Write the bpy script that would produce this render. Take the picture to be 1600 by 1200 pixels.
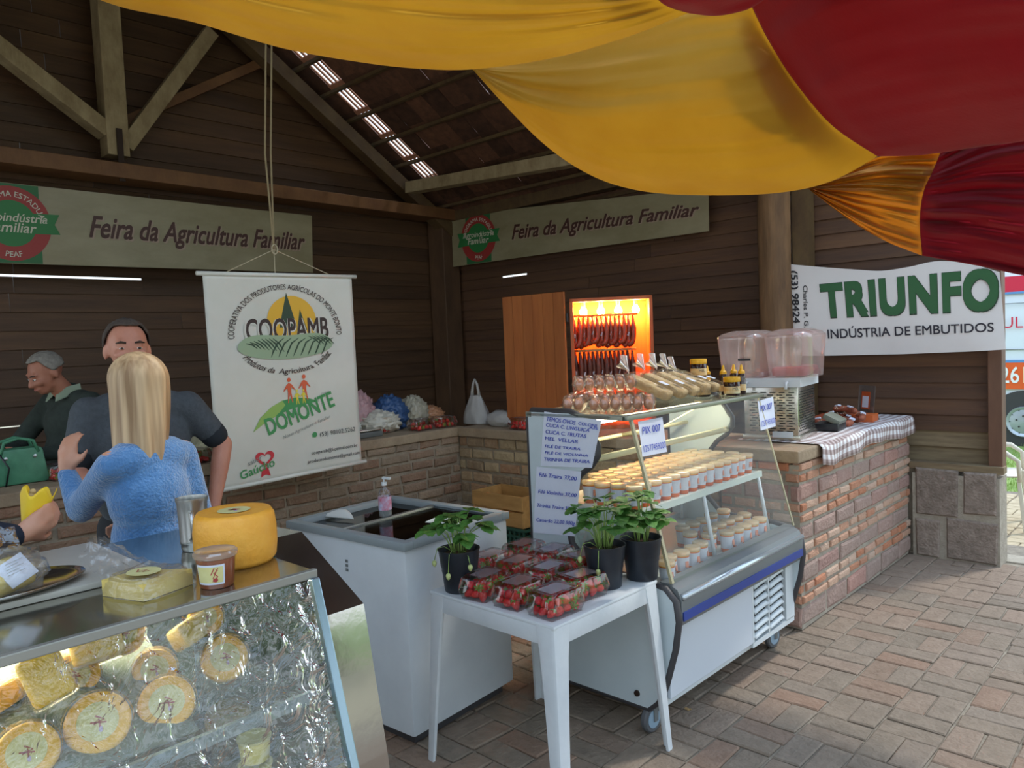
import bpy, bmesh, math, random
from mathutils import Vector, Matrix, noise
random.seed(7)
PI = math.pi
SC = bpy.context.scene
COL = SC.collection
for _o in list(bpy.data.objects):
    bpy.data.objects.remove(_o)

# ------------------------------------------------------------------ camera
EYE = Vector((0, 0, 1.68)); FPX = 1191.16; YAW = 0.763931; PIT = 0.0534591; ROL = -0.0430531
FWD = Vector((-math.sin(YAW) * math.cos(PIT), math.cos(YAW) * math.cos(PIT), -math.sin(PIT)))
RT0 = Vector((math.cos(YAW), math.sin(YAW), 0)); UP0 = RT0.cross(FWD)
RT = RT0 * math.cos(ROL) + UP0 * math.sin(ROL); UP = -RT0 * math.sin(ROL) + UP0 * math.cos(ROL)
cd = bpy.data.cameras.new('camera'); cam = bpy.data.objects.new('camera', cd); COL.objects.link(cam)
cam.matrix_world = Matrix(((RT.x, UP.x, -FWD.x, EYE.x), (RT.y, UP.y, -FWD.y, EYE.y), (RT.z, UP.z, -FWD.z, EYE.z), (0, 0, 0, 1)))
cd.sensor_width = 36; cd.lens = FPX / 1600 * 36; cd.clip_start = 0.05; cd.clip_end = 300
SC.camera = cam
# ------------------------------------------------------------------ world, sun, exposure
wd = bpy.data.worlds.new('sky'); SC.world = wd; wd.use_nodes = True
wn = wd.node_tree.nodes; wl = wd.node_tree.links; bgn = wn['Background']
tc = wn.new('ShaderNodeTexCoord'); sp = wn.new('ShaderNodeSeparateXYZ'); wl.new(tc.outputs['Generated'], sp.inputs[0])
rp = wn.new('ShaderNodeValToRGB'); wl.new(sp.outputs['Z'], rp.inputs[0])
rp.color_ramp.elements[0].position = 0.0; rp.color_ramp.elements[0].color = (0.80, 0.87, 0.92, 1)
rp.color_ramp.elements[1].position = 0.7; rp.color_ramp.elements[1].color = (0.55, 0.72, 0.95, 1)
wl.new(rp.outputs[0], bgn.inputs['Color']); bgn.inputs['Strength'].default_value = 1.5
sd = bpy.data.lights.new('sun', 'SUN'); sd.energy = 1.3; sd.angle = math.radians(6); sd.color = (1, 0.95, 0.86)
so = bpy.data.objects.new('sun', sd); COL.objects.link(so)
SUND = Vector((0.30, 0.62, 1.25)).normalized()
so.rotation_euler = SUND.to_track_quat('Z', 'Y').to_euler()
SC.view_settings.view_transform = 'Standard'; SC.view_settings.look = 'None'
SC.view_settings.exposure = 0.68; SC.view_settings.gamma = 1; SC.view_settings.use_curve_mapping = False

# ------------------------------------------------------------------ helpers
def ray(x, y):
    return RT * ((x - 800) / FPX) - UP * ((y - 600) / FPX) + FWD
def on(x, y, axis, val):
    d = ray(x, y); i = 'XYZ'.index(axis); return EYE + d * ((val - EYE[i]) / d[i])
def far(x, y, dist):
    return EYE + ray(x, y).normalized() * dist
def lerp(a, b, t): return a + (b - a) * t
def sm(t): t = max(0., min(1., t)); return t * t * (3 - 2 * t)
def V(*a): return Vector(a)

def srgb(h):
    if isinstance(h, str):
        h = h.lstrip('#'); c = [int(h[i:i + 2], 16) / 255 for i in (0, 2, 4)]
        return tuple((x / 12.92 if x <= 0.04045 else ((x + 0.055) / 1.055) ** 2.4) for x in c) + (1,)
    return tuple(h) + (1,)

MATS = {}
def mat(name, col, rough=0.6, metal=0.0, var=0.0, scale=(8, 8, 8), col2=None, bump=0.0, bscale=None, objvar=0.0,
        emit=0.0, spec=0.5, trans=0.0, sss=0.0, ramp=None, coat=0.0, detail=4.0, sheen=0.0):
    """procedural material: noise between col and col2 (or a ramp of colours), fine bump, per-object variation"""
    if name in MATS: return MATS[name]
    m = bpy.data.materials.new(name); m.use_nodes = True; MATS[name] = m
    n = m.node_tree.nodes; l = m.node_tree.links; b = n['Principled BSDF']
    b.inputs['Roughness'].default_value = rough; b.inputs['Metallic'].default_value = metal
    b.inputs['Specular IOR Level'].default_value = spec
    if coat: b.inputs['Coat Weight'].default_value = coat
    if sheen: b.inputs['Sheen Weight'].default_value = sheen
    c1 = srgb(col)
    if var or col2 or ramp or objvar or bump:
        t = n.new('ShaderNodeTexCoord'); oi = n.new('ShaderNodeObjectInfo')
        add = n.new('ShaderNodeVectorMath'); add.operation = 'ADD'
        mul = n.new('ShaderNodeVectorMath'); mul.operation = 'SCALE'; mul.inputs[3].default_value = 37.0
        l.new(oi.outputs['Random'], mul.inputs[0]); l.new(t.outputs['Object'], add.inputs[0]); l.new(mul.outputs[0], add.inputs[1])
        mp = n.new('ShaderNodeMapping'); mp.inputs['Scale'].default_value = scale; l.new(add.outputs[0], mp.inputs[0])
        nz = n.new('ShaderNodeTexNoise'); nz.inputs['Scale'].default_value = 1; nz.inputs['Detail'].default_value = detail
        nz.inputs['Roughness'].default_value = 0.65
        l.new(mp.outputs[0], nz.inputs['Vector'])
        cr = n.new('ShaderNodeValToRGB'); cr.color_ramp.elements[0].position = 0.32; cr.color_ramp.elements[1].position = 0.68
        cr.color_ramp.elements[0].color = c1
        cr.color_ramp.elements[1].color = srgb(col2) if col2 else tuple(min(1, x * (1 + var)) for x in c1[:3]) + (1,)
        l.new(nz.outputs['Fac'], cr.inputs[0]); out = cr.outputs[0]
        if ramp:
            rr = n.new('ShaderNodeValToRGB'); e = rr.color_ramp.elements; rr.color_ramp.interpolation = 'LINEAR'
            e[0].position = 0; e[0].color = srgb(ramp[0]); e[1].position = 1; e[1].color = srgb(ramp[-1])
            for i, c in enumerate(ramp[1:-1]):
                k = e.new((i + 1) / (len(ramp) - 1)); k.color = srgb(c)
            l.new(oi.outputs['Random'], rr.inputs[0])
            mx = n.new('ShaderNodeMix'); mx.data_type = 'RGBA'; mx.inputs[0].default_value = 0.62
            l.new(out, mx.inputs[6]); l.new(rr.outputs[0], mx.inputs[7]); out = mx.outputs[2]
        if objvar:
            hs = n.new('ShaderNodeHueSaturation'); mr = n.new('ShaderNodeMapRange')
            mr.inputs['To Min'].default_value = 1 - objvar; mr.inputs['To Max'].default_value = 1 + objvar
            l.new(oi.outputs['Random'], mr.inputs[0]); l.new(mr.outputs[0], hs.inputs['Value']); l.new(out, hs.inputs['Color']); out = hs.outputs[0]
        l.new(out, b.inputs['Base Color'])
        if bump:
            m2 = n.new('ShaderNodeMapping'); m2.inputs['Scale'].default_value = bscale or scale; l.new(add.outputs[0], m2.inputs[0])
            n2 = n.new('ShaderNodeTexNoise'); n2.inputs['Scale'].default_value = 1; n2.inputs['Detail'].default_value = 5; l.new(m2.outputs[0], n2.inputs['Vector'])
            bp = n.new('ShaderNodeBump'); bp.inputs['Strength'].default_value = min(1, bump); bp.inputs['Distance'].default_value = 0.01
            l.new(n2.outputs['Fac'], bp.inputs['Height']); l.new(bp.outputs[0], b.inputs['Normal'])
    else:
        b.inputs['Base Color'].default_value = c1
    if emit:
        b.inputs['Emission Color'].default_value = c1; b.inputs['Emission Strength'].default_value = emit
    if sss:
        b.inputs['Subsurface Weight'].default_value = sss; b.inputs['Subsurface Radius'].default_value = (.02, .008, .004)
    if trans:
        tr = n.new('ShaderNodeBsdfTranslucent'); ms = n.new('ShaderNodeMixShader'); ms.inputs[0].default_value = trans
        o = n['Material Output']; l.new(b.outputs[0], ms.inputs[1]); l.new(tr.outputs[0], ms.inputs[2]); l.new(ms.outputs[0], o.inputs[0])
        src = b.inputs['Base Color'].links
        if src: l.new(src[0].from_socket, tr.inputs[0])
        else: tr.inputs[0].default_value = c1
    return m

def clear(name, tint=(1, 1, 1), refl=0.08, rough=0.03, bump=0.0, bscale=(30, 30, 30), haze=0.0, hcol=(0.9, 0.9, 0.9), dist=0.01, fres=0.5):
    """thin transparent sheet (glass pane, plastic film): see-through + fresnel gloss + optional haze"""
    if name in MATS: return MATS[name]
    m = bpy.data.materials.new(name); m.use_nodes = True; MATS[name] = m
    n = m.node_tree.nodes; l = m.node_tree.links; n.remove(n['Principled BSDF']); o = n['Material Output']
    tp = n.new('ShaderNodeBsdfTransparent'); tp.inputs[0].default_value = (*tint, 1)
    gl = n.new('ShaderNodeBsdfGlossy'); gl.inputs['Roughness'].default_value = rough
    lw = n.new('ShaderNodeLayerWeight'); lw.inputs[0].default_value = 0.35
    ma = n.new('ShaderNodeMath'); ma.operation = 'MULTIPLY_ADD'; ma.inputs[1].default_value = fres; ma.inputs[2].default_value = refl; ma.use_clamp = True
    l.new(lw.outputs['Fresnel'], ma.inputs[0])
    ms = n.new('ShaderNodeMixShader'); l.new(ma.outputs[0], ms.inputs[0]); l.new(gl.outputs[0], ms.inputs[2])
    if haze:
        df = n.new('ShaderNodeBsdfDiffuse'); df.inputs[0].default_value = (*hcol, 1)
        tl = n.new('ShaderNodeBsdfTranslucent'); tl.inputs[0].default_value = (*hcol, 1)
        a = n.new('ShaderNodeMixShader'); l.new(df.outputs[0], a.inputs[1]); l.new(tl.outputs[0], a.inputs[2])
        h = n.new('ShaderNodeMixShader'); h.inputs[0].default_value = haze; l.new(tp.outputs[0], h.inputs[1]); l.new(a.outputs[0], h.inputs[2]); l.new(h.outputs[0], ms.inputs[1])
    else: l.new(tp.outputs[0], ms.inputs[1])
    if bump:
        t = n.new('ShaderNodeTexCoord'); m2 = n.new('ShaderNodeMapping'); m2.inputs['Scale'].default_value = bscale; l.new(t.outputs['Object'], m2.inputs[0])
        n2 = n.new('ShaderNodeTexNoise'); n2.inputs['Scale'].default_value = 1; n2.inputs['Detail'].default_value = 3; n2.inputs['Distortion'].default_value = 1.2
        l.new(m2.outputs[0], n2.inputs['Vector'])
        bp = n.new('ShaderNodeBump'); bp.inputs['Strength'].default_value = bump; bp.inputs['Distance'].default_value = dist
        l.new(n2.outputs['Fac'], bp.inputs['Height']); l.new(bp.outputs[0], gl.inputs['Normal']); l.new(bp.outputs[0], lw.inputs['Normal'])
    l.new(ms.outputs[0], o.inputs[0])
    return m

def tag(o, label=None, cat=None, group=None, kind=None):
    if label: o['label'] = label
    if cat: o['category'] = cat
    if group: o['group'] = group
    if kind: o['kind'] = kind
    return o
def link(name, me, parent=None, loc=None, rot=None, scale=None):
    o = bpy.data.objects.new(name, me); COL.objects.link(o)
    if parent is not None: adopt(o, parent)
    if loc is not None: o.location = loc
    if rot is not None: o.rotation_euler = rot
    if scale is not None: o.scale = scale
    return o
ROOTLOC = {}
def wloc(o):
    m = Matrix.Identity(4)
    while o is not None:
        m = o.matrix_parent_inverse @ o.matrix_basis if o.parent is None else m
        o = o.parent
    return m
def adopt(o, parent):
    """parent keeps world coordinates of geometry built in world space"""
    o.parent = parent
    m = Matrix.Identity(4); chain = []; p = parent
    while p is not None: chain.append(p); p = p.parent
    for q in reversed(chain): m = m @ q.matrix_parent_inverse @ q.matrix_basis
    o.matrix_parent_inverse = m.inverted()
def thing(name, label, cat, loc, group=None, rz=0):
    o = bpy.data.objects.new(name, None); COL.objects.link(o); o.location = loc; o.rotation_euler = (0, 0, rz); o.empty_display_size = 0.05
    return tag(o, label, cat, group)
def tree_copy(o, parent=None):
    c = o.copy(); COL.objects.link(c); c.parent = parent
    for ch in list(o.children): tree_copy(ch, c)
    return c
def place(proto, loc, rz=0, label=None, group=None, first=[False]):
    """copy of a thing with its parts"""
    c = tree_copy(proto); c.location = loc; c.rotation_euler = (0, 0, rz)
    if label: c['label'] = label
    if group: c['group'] = group
    return c
def drop(o):
    for ch in list(o.children): drop(ch)
    bpy.data.objects.remove(o)

class MB:
    def __init__(s): s.v = []; s.f = []; s.M = Matrix.Identity(4)
    def add(s, vs, fs):
        b = len(s.v); s.v += [tuple(s.M @ Vector(p)) for p in vs]; s.f += [tuple(i + b for i in f) for f in fs]; return s
    def box(s, c, d, rot=None, ch=0.0, top=1.0):
        x, y, z = d[0] / 2, d[1] / 2, d[2] / 2
        if ch <= 0:
            vs = [(-x, -y, -z), (x, -y, -z), (x, y, -z), (-x, y, -z), (-x * top, -y * top, z), (x * top, -y * top, z), (x * top, y * top, z), (-x * top, y * top, z)]
            fs = [(0, 3, 2, 1), (4, 5, 6, 7), (0, 1, 5, 4), (1, 2, 6, 5), (2, 3, 7, 6), (3, 0, 4, 7)]
        else:
            bm = bmesh.new(); bmesh.ops.create_cube(bm, size=1)
            for v in bm.verts:
                k = top if v.co.z > 0 else 1
                v.co = Vector((v.co.x * d[0] * k, v.co.y * d[1] * k, v.co.z * d[2]))
            bmesh.ops.bevel(bm, geom=list(bm.edges), offset=min(ch, min(d) * 0.45), segments=2, affect='EDGES', profile=0.6)
            bm.verts.ensure_lookup_table(); vs = [tuple(v.co) for v in bm.verts]; fs = [tuple(v.index for v in f.verts) for f in bm.faces]; bm.free()
        R = Matrix.Translation(c) @ (rot.to_4x4() if rot is not None else Matrix.Identity(4))
        return s.add([R @ Vector(p) for p in vs], fs)
    def beam(s, a, b, w, h, up=(0, 0, 1), ch=0.0):
        a = Vector(a); b = Vector(b); d = b - a; z = d.normalized(); x = Vector(up).cross(z)
        if x.length < 1e-4: x = Vector((1, 0, 0)).cross(z)
        x.normalize(); y = z.cross(x); R = Matrix((x, y, z)).transposed()
        return s.box((a + b) / 2, (w, h, d.length), R, ch)
    def tube(s, pts, r, n=8, caps=True):
        pts = [Vector(p) for p in pts]; rs = r if isinstance(r, (list, tuple)) else [r] * len(pts)
        vs = []; fs = []; x = None
        for i, p in enumerate(pts):
            d = (pts[min(i + 1, len(pts) - 1)] - pts[max(i - 1, 0)]).normalized()
            if x is None: x = d.orthogonal().normalized()
            else:
                x = x - d * x.dot(d); x = x.normalized() if x.length > 1e-6 else d.orthogonal().normalized()
            y = d.cross(x)
            for k in range(n):
                t = 2 * PI * k / n; vs.append(p + (x * math.cos(t) + y * math.sin(t)) * rs[i])
        for i in range(len(pts) - 1):
            for k in range(n): fs.append((i * n + k, i * n + (k + 1) % n, (i + 1) * n + (k + 1) % n, (i + 1) * n + k))
        if caps: fs.append(tuple(range(n - 1, -1, -1))); fs.append(tuple((len(pts) - 1) * n + k for k in range(n)))
        return s.add(vs, fs)
    def lathe(s, c, prof, n=16, axis='Z', sx=1, sy=1, cap=True):
        vs = []; fs = []
        for r, z in prof:
            for k in range(n):
                t = 2 * PI * k / n; p = (r * math.cos(t) * sx, r * math.sin(t) * sy, z)
                if axis == 'X': p = (p[2], p[0], p[1])
                if axis == 'Y': p = (p[1], p[2], p[0])
                vs.append(Vector(c) + Vector(p))
        for i in range(len(prof) - 1):
            for k in range(n): fs.append((i * n + k, i * n + (k + 1) % n, (i + 1) * n + (k + 1) % n, (i + 1) * n + k))
        if cap: fs.append(tuple(range(n - 1, -1, -1))); fs.append(tuple((len(prof) - 1) * n + k for k in range(n)))
        return s.add(vs, fs)
    def ball(s, c, r, n=10, m=7, rot=None):
        r = r if isinstance(r, (list, tuple)) else (r, r, r); vs = [(0, 0, -1)]; fs = []
        for i in range(1, m):
            a = PI * i / m
            for k in range(n): t = 2 * PI * k / n; vs.append((math.sin(a) * math.cos(t), math.sin(a) * math.sin(t), -math.cos(a)))
        vs.append((0, 0, 1))
        for k in range(n): fs.append((0, 1 + (k + 1) % n, 1 + k)); fs.append((len(vs) - 1, 1 + (m - 2) * n + k, 1 + (m - 2) * n + (k + 1) % n))
        for i in range(m - 2):
            for k in range(n): fs.append((1 + i * n + k, 1 + i * n + (k + 1) % n, 1 + (i + 1) * n + (k + 1) % n, 1 + (i + 1) * n + k))
        R = rot.to_3x3() if rot is not None else Matrix.Identity(3)
        return s.add([Vector(c) + R @ Vector((p[0] * r[0], p[1] * r[1], p[2] * r[2])) for p in vs], fs)
    def prism(s, prof, axis, a, b):
        """profile (p,q) extruded along axis from a to b; axis Y: (x,z); X: (y,z); Z: (x,y)"""
        def P(p, q, t): return {'Y': (p, t, q), 'X': (t, p, q), 'Z': (p, q, t)}[axis]
        n = len(prof); vs = [P(p, q, a) for p, q in prof] + [P(p, q, b) for p, q in prof]
        fs = [tuple(range(n - 1, -1, -1)), tuple(range(n, 2 * n))] + [(i, (i + 1) % n, n + (i + 1) % n, n + i) for i in range(n)]
        return s.add(vs, fs)
    def grid(s, fn, nu, nv, closed=False):
        vs = [fn(i / nu, j / nv) for j in range(nv + 1) for i in range(nu + (0 if closed else 1))]; w = nu + (0 if closed else 1); fs = []
        for j in range(nv):
            for i in range(nu): fs.append((j * w + i, j * w + (i + 1) % w if closed else j * w + i + 1, (j + 1) * w + ((i + 1) % w if closed else i + 1), (j + 1) * w + i))
        return s.add(vs, fs)
    def mesh(s, name, m, smooth=False):
        me = bpy.data.meshes.new(name); me.from_pydata([tuple(v) for v in s.v], [], s.f); me.update()
        bm = bmesh.new(); bm.from_mesh(me); bmesh.ops.recalc_face_normals(bm, faces=bm.faces); bm.to_mesh(me); bm.free()
        if m: me.materials.append(m)
        if smooth is True: me.shade_smooth()
        elif smooth:
            me.shade_smooth(); me.set_sharp_from_angle(angle=math.radians(smooth))
        return me
    def build(s, name, m, parent=None, smooth=False, solid=0.0, sub=0):
        o = link(name, s.mesh(name, m, smooth), parent)
        if solid:
            q = o.modifiers.new('t', 'SOLIDIFY'); q.thickness = solid; q.offset = 0
        if sub:
            q = o.modifiers.new('s', 'SUBSURF'); q.levels = sub; q.render_levels = sub
        return o

def baked(o):
    dg = bpy.context.evaluated_depsgraph_get(); me = bpy.data.meshes.new_from_object(o.evaluated_get(dg), depsgraph=dg)
    old = o.data; o.modifiers.clear(); o.data = me; return o

# ---- lettering and flat print as thin meshes
TXC = {}; CPN = {}
def text2d(st, size, bold=0.0, shear=0.0, align='LEFT', space=1.0):
    key = (st, size, bold, shear, align, space)
    if key in TXC: return TXC[key]
    cu = bpy.data.curves.new('t', 'FONT'); cu.body = st; cu.size = size; cu.shear = shear; cu.align_x = align; cu.space_character = space
    cu.resolution_u = 6 if size > .5 else 3; cu.fill_mode = 'FRONT'
    o = bpy.data.objects.new('t', cu); COL.objects.link(o); dg = bpy.context.evaluated_depsgraph_get(); dg.update()
    me = bpy.data.meshes.new_from_object(o.evaluated_get(dg)); nb = [(0, 0)] if not bold else [(dx * bold * size * .8, dy * bold * size * .8) for dx, dy in ((-1, -1), (1, -1), (1, 1), (-1, 1), (0, 0))]; nv_ = len(me.vertices); r = ([(v.co.x + dx, v.co.y + dy) for dx, dy in nb for v in me.vertices], [tuple(i + k * nv_ for i in p.vertices) for k in range(len(nb)) for p in me.polygons])
    bpy.data.objects.remove(o); bpy.data.curves.remove(cu); bpy.data.meshes.remove(me); TXC[key] = r; CPN[id(r[1])] = nv_; return r
def fit(t, x0, x1, y0=None, h=None):
    """scale lettering to run from x0 to x1 with baseline y0"""
    v, f = t; a = min(p[0] for p in v); b = max(p[0] for p in v); k = (x1 - x0) / (b - a)
    ky = k
    if h: top = max(p[1] for p in v); ky = h / top
    return ([(x0 + (p[0] - a) * k, (y0 or 0) + p[1] * ky) for p in v], f)
def arc(t, cx, cy, r, mid, inner=False):
    """bend centred lettering around a circle; mid angle (rad) of its centre"""
    v, f = t; out = []
    for x, y in v:
        if inner: a = mid + x / r; rr = r - y
        else: a = mid - x / r; rr = r + y
        out.append((cx + rr * math.cos(a), cy + rr * math.sin(a)))
    return (out, f)
def poly(pts): return (pts, [tuple(range(len(pts)))])
def disc(cx, cy, rx, ry=None, n=36, a0=0, a1=2 * PI):
    ry = ry or rx; full = abs(a1 - a0 - 2 * PI) < 1e-6
    return poly([(cx + rx * math.cos(a0 + (a1 - a0) * i / (n if full else n - 1)), cy + ry * math.sin(a0 + (a1 - a0) * i / (n if full else n - 1))) for i in range(n)])
def stroke(pts, w):
    """2D line of tapering width"""
    vs = []; n = len(pts)
    for i, p in enumerate(pts):
        a = pts[max(0, i - 1)]; b = pts[min(n - 1, i + 1)]; d = Vector((b[0] - a[0], b[1] - a[1])); d.normalize() if d.length else None
        ww = w[i] if isinstance(w, (list, tuple)) else w
        vs += [(p[0] - d.y * ww / 2, p[1] + d.x * ww / 2), (p[0] + d.y * ww / 2, p[1] - d.x * ww / 2)]
    return (vs, [(2 * i, 2 * i + 1, 2 * i + 3, 2 * i + 2) for i in range(n - 1)])
def ring(cx, cy, r0, r1, n=40, sy=1):
    vs = []
    for i in range(n): a = 2 * PI * i / n; vs += [(cx + r0 * math.cos(a), cy + r0 * math.sin(a) * sy), (cx + r1 * math.cos(a), cy + r1 * math.sin(a) * sy)]
    return (vs, [(2 * i, 2 * i + 1, (2 * i + 3) % (2 * n), (2 * i + 2) % (2 * n)) for i in range(n)])
def printed(name, shapes, fmap, m, parent, lift):
    """flat print: 2D shapes carried onto a sheet by fmap(u, v, lift)"""
    if name in ('lettering', 'handwriting') and len(shapes) > 1:
        return [printed(name, [q], fmap, m, parent, lift) for q in shapes][0]
    b = MB()
    for si, (vs, fs) in enumerate(shapes): n_ = CPN.get(id(fs), 10 ** 9); b.add([fmap(x, y, lift + .00015 * si + .00025 * (i // n_)) for i, (x, y) in enumerate(vs)], fs)
    me = bpy.data.meshes.new(name); me.from_pydata(b.v, [], b.f); me.materials.append(m)
    return link(name, me, parent)
def quadmap(bl, br, tr, tl, w=1., h=1., n=None):
    bl, br, tr, tl = map(Vector, (bl, br, tr, tl)); n = n or (br - bl).cross(tl - bl).normalized()
    def f(x, y, k=0.0):
        u = x / w; v = y / h
        return (bl * (1 - u) + br * u) * (1 - v) + (tl * (1 - u) + tr * u) * v + n * k
    return f
# ---- bodies: overlapping tapered limbs fused to one continuous surface
def cap_(b, p0, p1, r0, r1, flat=1.0, n=14):
    p0 = Vector(p0); p1 = Vector(p1); d = p1 - p0; L = max(d.length, 1e-5)
    z = d.normalized(); x = Vector((1, 0, 0)) if abs(z.x) < 0.85 else Vector((0, 1, 0)); y = z.cross(x).normalized(); x = y.cross(z)
    R = Matrix((x, y, z)).transposed().to_4x4(); prof = []
    for i in range(6): a = PI / 2 * i / 5; prof.append((r0 * math.sin(a), -r0 * math.cos(a)))
    for i in range(6): a = PI / 2 * i / 5; prof.append((r1 * math.cos(a), L + r1 * math.sin(a)))
    prof[0] = (1e-4, -r0); prof[-1] = (1e-4, L + r1)
    old = b.M; b.M = old @ Matrix.Translation(p0) @ R; b.lathe((0, 0, 0), prof, n=n, sy=flat); b.M = old
def fused(name, blobs, m, parent, vox=0.012, it=6, fac=0.6, dec=0.0):
    b = MB()
    for q in blobs:
        if q[0] == 'c': cap_(b, *q[1:])
        else: b.ball(q[1], q[2], 14, 10, q[3] if len(q) > 3 else None)
    o = b.build(name, m, parent, True)
    r = o.modifiers.new('r', 'REMESH'); r.mode = 'VOXEL'; r.voxel_size = vox; r.use_smooth_shade = True
    s = o.modifiers.new('s', 'SMOOTH'); s.factor = fac; s.iterations = it
    if dec: q = o.modifiers.new('d', 'DECIMATE'); q.ratio = dec
    baked(o); o.data.shade_smooth(); return o
def rot3(rx=0, ry=0, rz=0):
    from mathutils import Euler
    return Euler((rx, ry, rz)).to_matrix()
# ------------------------------------------------------------------ materials
W_DARK = mat('old_dark_boards', '#49321f', 0.6, col2='#5f432a', scale=(3, 1.2, 14), bump=.2, bscale=(6, 4, 90), objvar=.25)
W_DARKX = mat('old_dark_boards_back', '#50372a', 0.6, col2='#684930', scale=(1.2, 3, 14), bump=.2, bscale=(4, 6, 90), objvar=.22)
W_BEAM = mat('beam_wood', '#674224', 0.6, col2='#7d5630', scale=(4, 4, 4), bump=.3, bscale=(30, 30, 8))
W_GREY = mat('weathered_timber', '#86714f', 0.75, col2='#a8946f', scale=(9, 9, 5), bump=.4, bscale=(50, 50, 10))
W_RAFT = mat('rafter_wood', '#4f3a24', 0.7, col2='#66502f', scale=(9, 4, 5), bump=.3)
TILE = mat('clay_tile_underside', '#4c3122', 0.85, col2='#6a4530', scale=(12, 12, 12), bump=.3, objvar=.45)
MORTAR = mat('mortar', '#857868', 0.95, col2='#9c907e', scale=(14, 14, 14), bump=.6, bscale=(60, 60, 60))
MORTARL = mat('mortar_light', '#91887a', 0.95, col2='#a9a090', scale=(14, 14, 14), bump=.6, bscale=(60, 60, 60))
BRICK_D = mat('dusty_brick', '#74604e', 0.95, col2='#9a8873', scale=(18, 18, 18), bump=.9, bscale=(60, 60, 60), ramp=['#77634f', '#8a6a56', '#a08c76', '#75685a', '#8f6650', '#8b7864'])
BRICK_S = mat('rubble_stone', '#87745c', 0.95, col2='#b9a583', scale=(16, 16, 16), bump=.9, bscale=(50, 50, 50), ramp=['#8a765d', '#b5a27f', '#9a6a4c', '#75634f'])
BRICK_O = mat('orange_brick', '#b06a44', 0.9, col2='#c99472', scale=(24, 24, 24), bump=.7, bscale=(70, 70, 70), ramp=['#a87358', '#b3907a', '#b8a593', '#beb3a4', '#ad6b4c', '#a98a76'])
BRICK_M = mat('mauve_block', '#94786d', 0.9, col2='#b6a093', scale=(30, 30, 30), bump=.8, bscale=(80, 80, 80), ramp=['#947068', '#a58579', '#8c7a70', '#a8776a'])
PAVE = mat('worn_paver', '#706355', 0.9, col2='#9a8b7a', scale=(15, 15, 15), bump=.8, bscale=(45, 45, 45), ramp=['#6f6558', '#857565', '#8f7868', '#7d7468', '#8c6a56', '#7a6e60', '#88796a'], detail=7)
STONE = mat('pitted_stone', '#786b60', 0.95, col2='#9b8c80', scale=(18, 18, 18), bump=1.0, bscale=(60, 60, 60), objvar=.12)
SAND = mat('floor_joint', '#6f665a', 0.95, col2='#9a9080', scale=(9, 9, 9), bump=.5, bscale=(60, 60, 60))

def slab_mesh(name, L, W, H, ch, m, jit=0.0, top='Z'):
    """chamfered irregular block: centred, unit-true size; the chamfered face looks to +Z, +X or -Y"""
    def r(): return random.uniform(-jit, jit)
    v = []
    base = [(-L / 2, -W / 2), (L / 2, -W / 2), (L / 2, W / 2), (-L / 2, W / 2)]
    k = [(x + r(), y + r()) for x, y in base]
    v += [(x, y, -H / 2) for x, y in k] + [(x, y, H / 2 - ch) for x, y in k]
    v += [(x - math.copysign(ch * 1.1, x) + r() * .4, y - math.copysign(ch * 1.1, y) + r() * .4, H / 2 + r() * .3) for x, y in k]
    v += [(0, 0, H / 2 + ch * .15)]
    f = [(0, 1, 5, 4), (1, 2, 6, 5), (2, 3, 7, 6), (3, 0, 4, 7), (4, 5, 9, 8), (5, 6, 10, 9), (6, 7, 11, 10), (7, 4, 8, 11), (8, 9, 12), (9, 10, 12), (10, 11, 12), (11, 8, 12), (3, 2, 1, 0)]
    if top == 'X': v = [(z, x, y) for x, y, z in v]      # length along Y, height along Z, face +X
    if top == '-Y': v = [(x, -z, y) for x, y, z in v]    # length along X, height along Z, face -Y
    me = bpy.data.meshes.new(name); me.from_pydata(v, [], f); me.update()
    bm = bmesh.new(); bm.from_mesh(me); bmesh.ops.recalc_face_normals(bm, faces=bm.faces); bm.to_mesh(me); bm.free()
    me.materials.append(m); return me

# ------------------------------------------------------------------ floor of worn pavers
fl = MB(); fl.box((-2.4, 2.4, -0.06), (10.4, 8.6, 0.10)); flo = fl.build('floor', SAND); tag(flo, kind='structure')
U = 0.238
cells = []
for i in range(-14, 9):
    for j in range(1, 26):
        cx = -0.03 + i * U; cy = j * U + 0.05
        if cy > 6.15 or cx > 2.2: continue
        d = V(cx, cy, 0) - EYE; dep = d.dot(FWD)
        if dep < .6: continue
        px = 800 + FPX * d.dot(RT) / dep; py = 600 - FPX * d.dot(UP) / dep
        vis = 560 < px < 1680 and py < 1290
        if cx < -2.6 and not vis: continue
        for k in (-1, 1):
            if (i + j) % 2 == 0: cells.append((d.length, vis, (cx, cy + k * U / 4), 0))
            else: cells.append((d.length, vis, (cx + k * U / 4, cy), 1))
cells.sort(key=lambda c: (not c[1], c[0]))
pv = [slab_mesh('paver', U - .009, U / 2 - .008, .05, .005, PAVE, .004) for _ in range(6)]
rest = MB()
for q, (d, vis, (x, y), o) in enumerate(cells):
    z = -0.026 + random.uniform(-.003, .003); tilt = (random.uniform(-.012, .012), random.uniform(-.012, .012), (PI / 2 if o else 0) + random.uniform(-.02, .02) + random.choice((0, PI)))
    if q < 298: link('paver', pv[q % 6], flo, None).matrix_basis = Matrix.Translation((x, y, z)) @ rot3(*tilt).to_4x4()
    else:
        me = pv[q % 6]; Mx = Matrix.Translation((x, y, z)) @ rot3(*tilt).to_4x4(); rest.add([Mx @ v.co for v in me.vertices], [tuple(p.vertices) for p in me.polygons])
o = rest.build('paving', PAVE, flo); tag(o, kind='stuff')

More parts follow.
